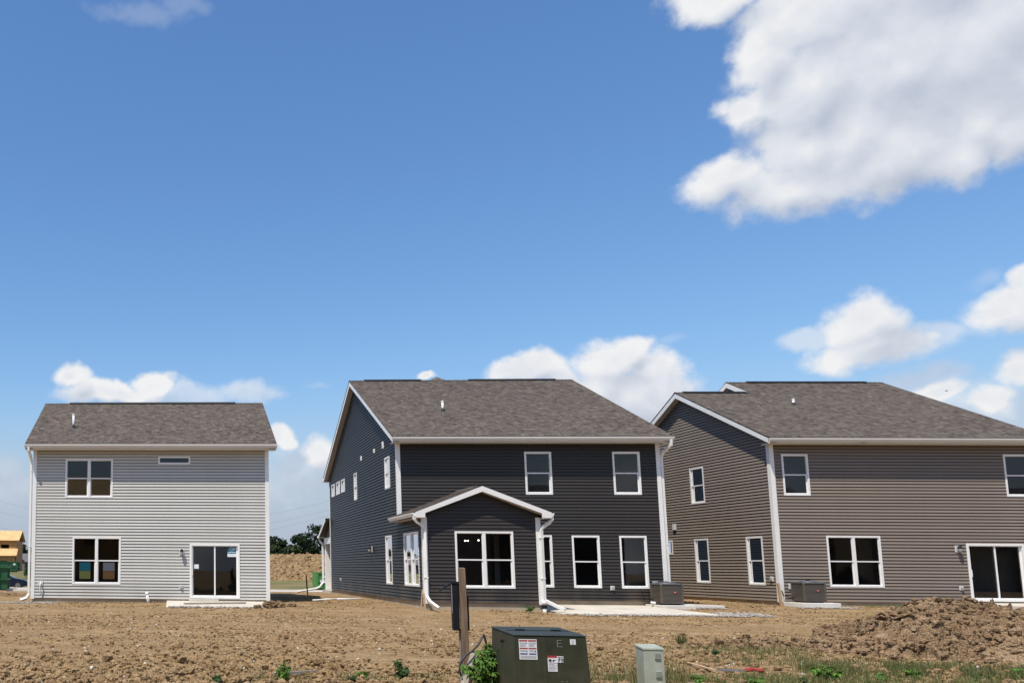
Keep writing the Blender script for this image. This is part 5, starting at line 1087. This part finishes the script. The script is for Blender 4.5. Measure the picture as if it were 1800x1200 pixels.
# overhead wires between far poles
for i, (za, zb_, zm2, lb) in enumerate(((17.8, 15.8, 12.6, 'highest overhead wire against the far sky'), (15.2, 13.6, 10.4, 'middle overhead wire against the far sky'), (11.2, 11.9, 7.6, 'lowest overhead wire against the far sky'))):
    wr = MB(); pts_ = []
    for k in range(41):
        x = -60 + k * 3.5; t = (x + 31) / 72.0; base = za + (zb_ - za) * t; sag = 4 * (base and ((za + zb_) / 2 - zm2)) * t * (1 - t); pts_.append((x, 222 + i * 1.5, base - sag))
    wr.tube(pts_, .013, 5); tag(wr.build('overhead_wire', M['cable_black']), lb, 'wire', 'overhead wires behind the site')
for x in (-60, 80):
    up_ = MB(); up_.tube([(x, 224, gz(x, 224) - .5), (x, 224, 24)], [.2, .13], 8); tag(up_.build('utility_pole', M['old_wood']), 'wooden pole carrying the overhead wires, outside the view on the ' + ('left' if x < 0 else 'right'), 'pole')
# houses across the street behind the camera, seen only as reflections in the panes
def mirror_house(x, y, wd, dp, h, rh, wall_m, roof_m, label):
    o = empty('opposite_house', (x, y, 0), 0, label, 'house', 'houses behind the viewpoint'); b = MB(); b.box(0, wd, 0, dp, -.2, h); b.build('wall', M[wall_m], o)
    b = MB(); b.prism([(-.4, -.4, h), (-.4, dp + .4, h), (-.4, dp / 2, h + rh)], (wd + .8, 0, 0)); b.build('roof', M[roof_m], o)
    for k in range(3):
        b = MB(); u = wd * (.2 + .3 * k); b.box(u - .6, u + .6, dp, dp + .04, 3.4, 4.9); b.build('window', M['car_glass'], o)
for (x, y, wd, h, rh, wm, rm, lb) in ((-19, -25, 13, 7.0, 3.4, 'osb_wall', 'osb', 'bare sheathed house behind the viewpoint on the left'), (5, -26, 12, 5.8, 2.8, 'siding_taupe', 'far_roof', 'taupe house behind the viewpoint, straight behind the camera'), (24, -26, 13, 6.2, 3.1, 'siding_charcoal', 'far_roof', 'dark house behind the viewpoint, third from the left'), (44, -26, 14, 6.2, 3.1, 'siding_charcoal', 'far_roof', 'dark house behind the viewpoint, fourth from the left'), (61, -26, 13, 6.2, 3.0, 'siding_taupe', 'far_roof', 'taupe house behind the viewpoint, fifth from the left'), (77, -26, 13, 6.2, 3.1, 'siding_charcoal', 'far_roof', 'dark house behind the viewpoint, sixth from the left'), (93, -26, 15, 6.2, 3.1, 'siding_taupe', 'far_roof', 'taupe house behind the viewpoint, rightmost'), (-37, -26, 13, 6.0, 3.0, 'siding_taupe', 'far_roof', 'taupe house behind the viewpoint, leftmost')): mirror_house(x, y, wd, 11, h, rh, wm, rm, lb)
# a bird far off to the right
Bd = MB(); Bd.tube([(-.16, 0, 0), (-.05, 0, .02), (.08, 0, .02), (.18, 0, .03)], [.01, .045, .045, .012], 7); bo = Bd.build('bird', M['black_plastic'], smooth=True, loc=(57.8, 60, 14.2)); bo.scale = (.55, .55, .55); tag(bo, 'small dark bird flying right of the taupe roof', 'bird')
for s_ in (-1, 1):
    b = MB(); b.add([(.06, 0, .03), (-.04, 0, .03), (-.08, s_ * .18, .09), (-.1, s_ * .36, .03), (.0, s_ * .2, .10)], ((0, 4, 2, 1), (4, 3, 2))); b.build('wing', M['black_plastic'], bo)
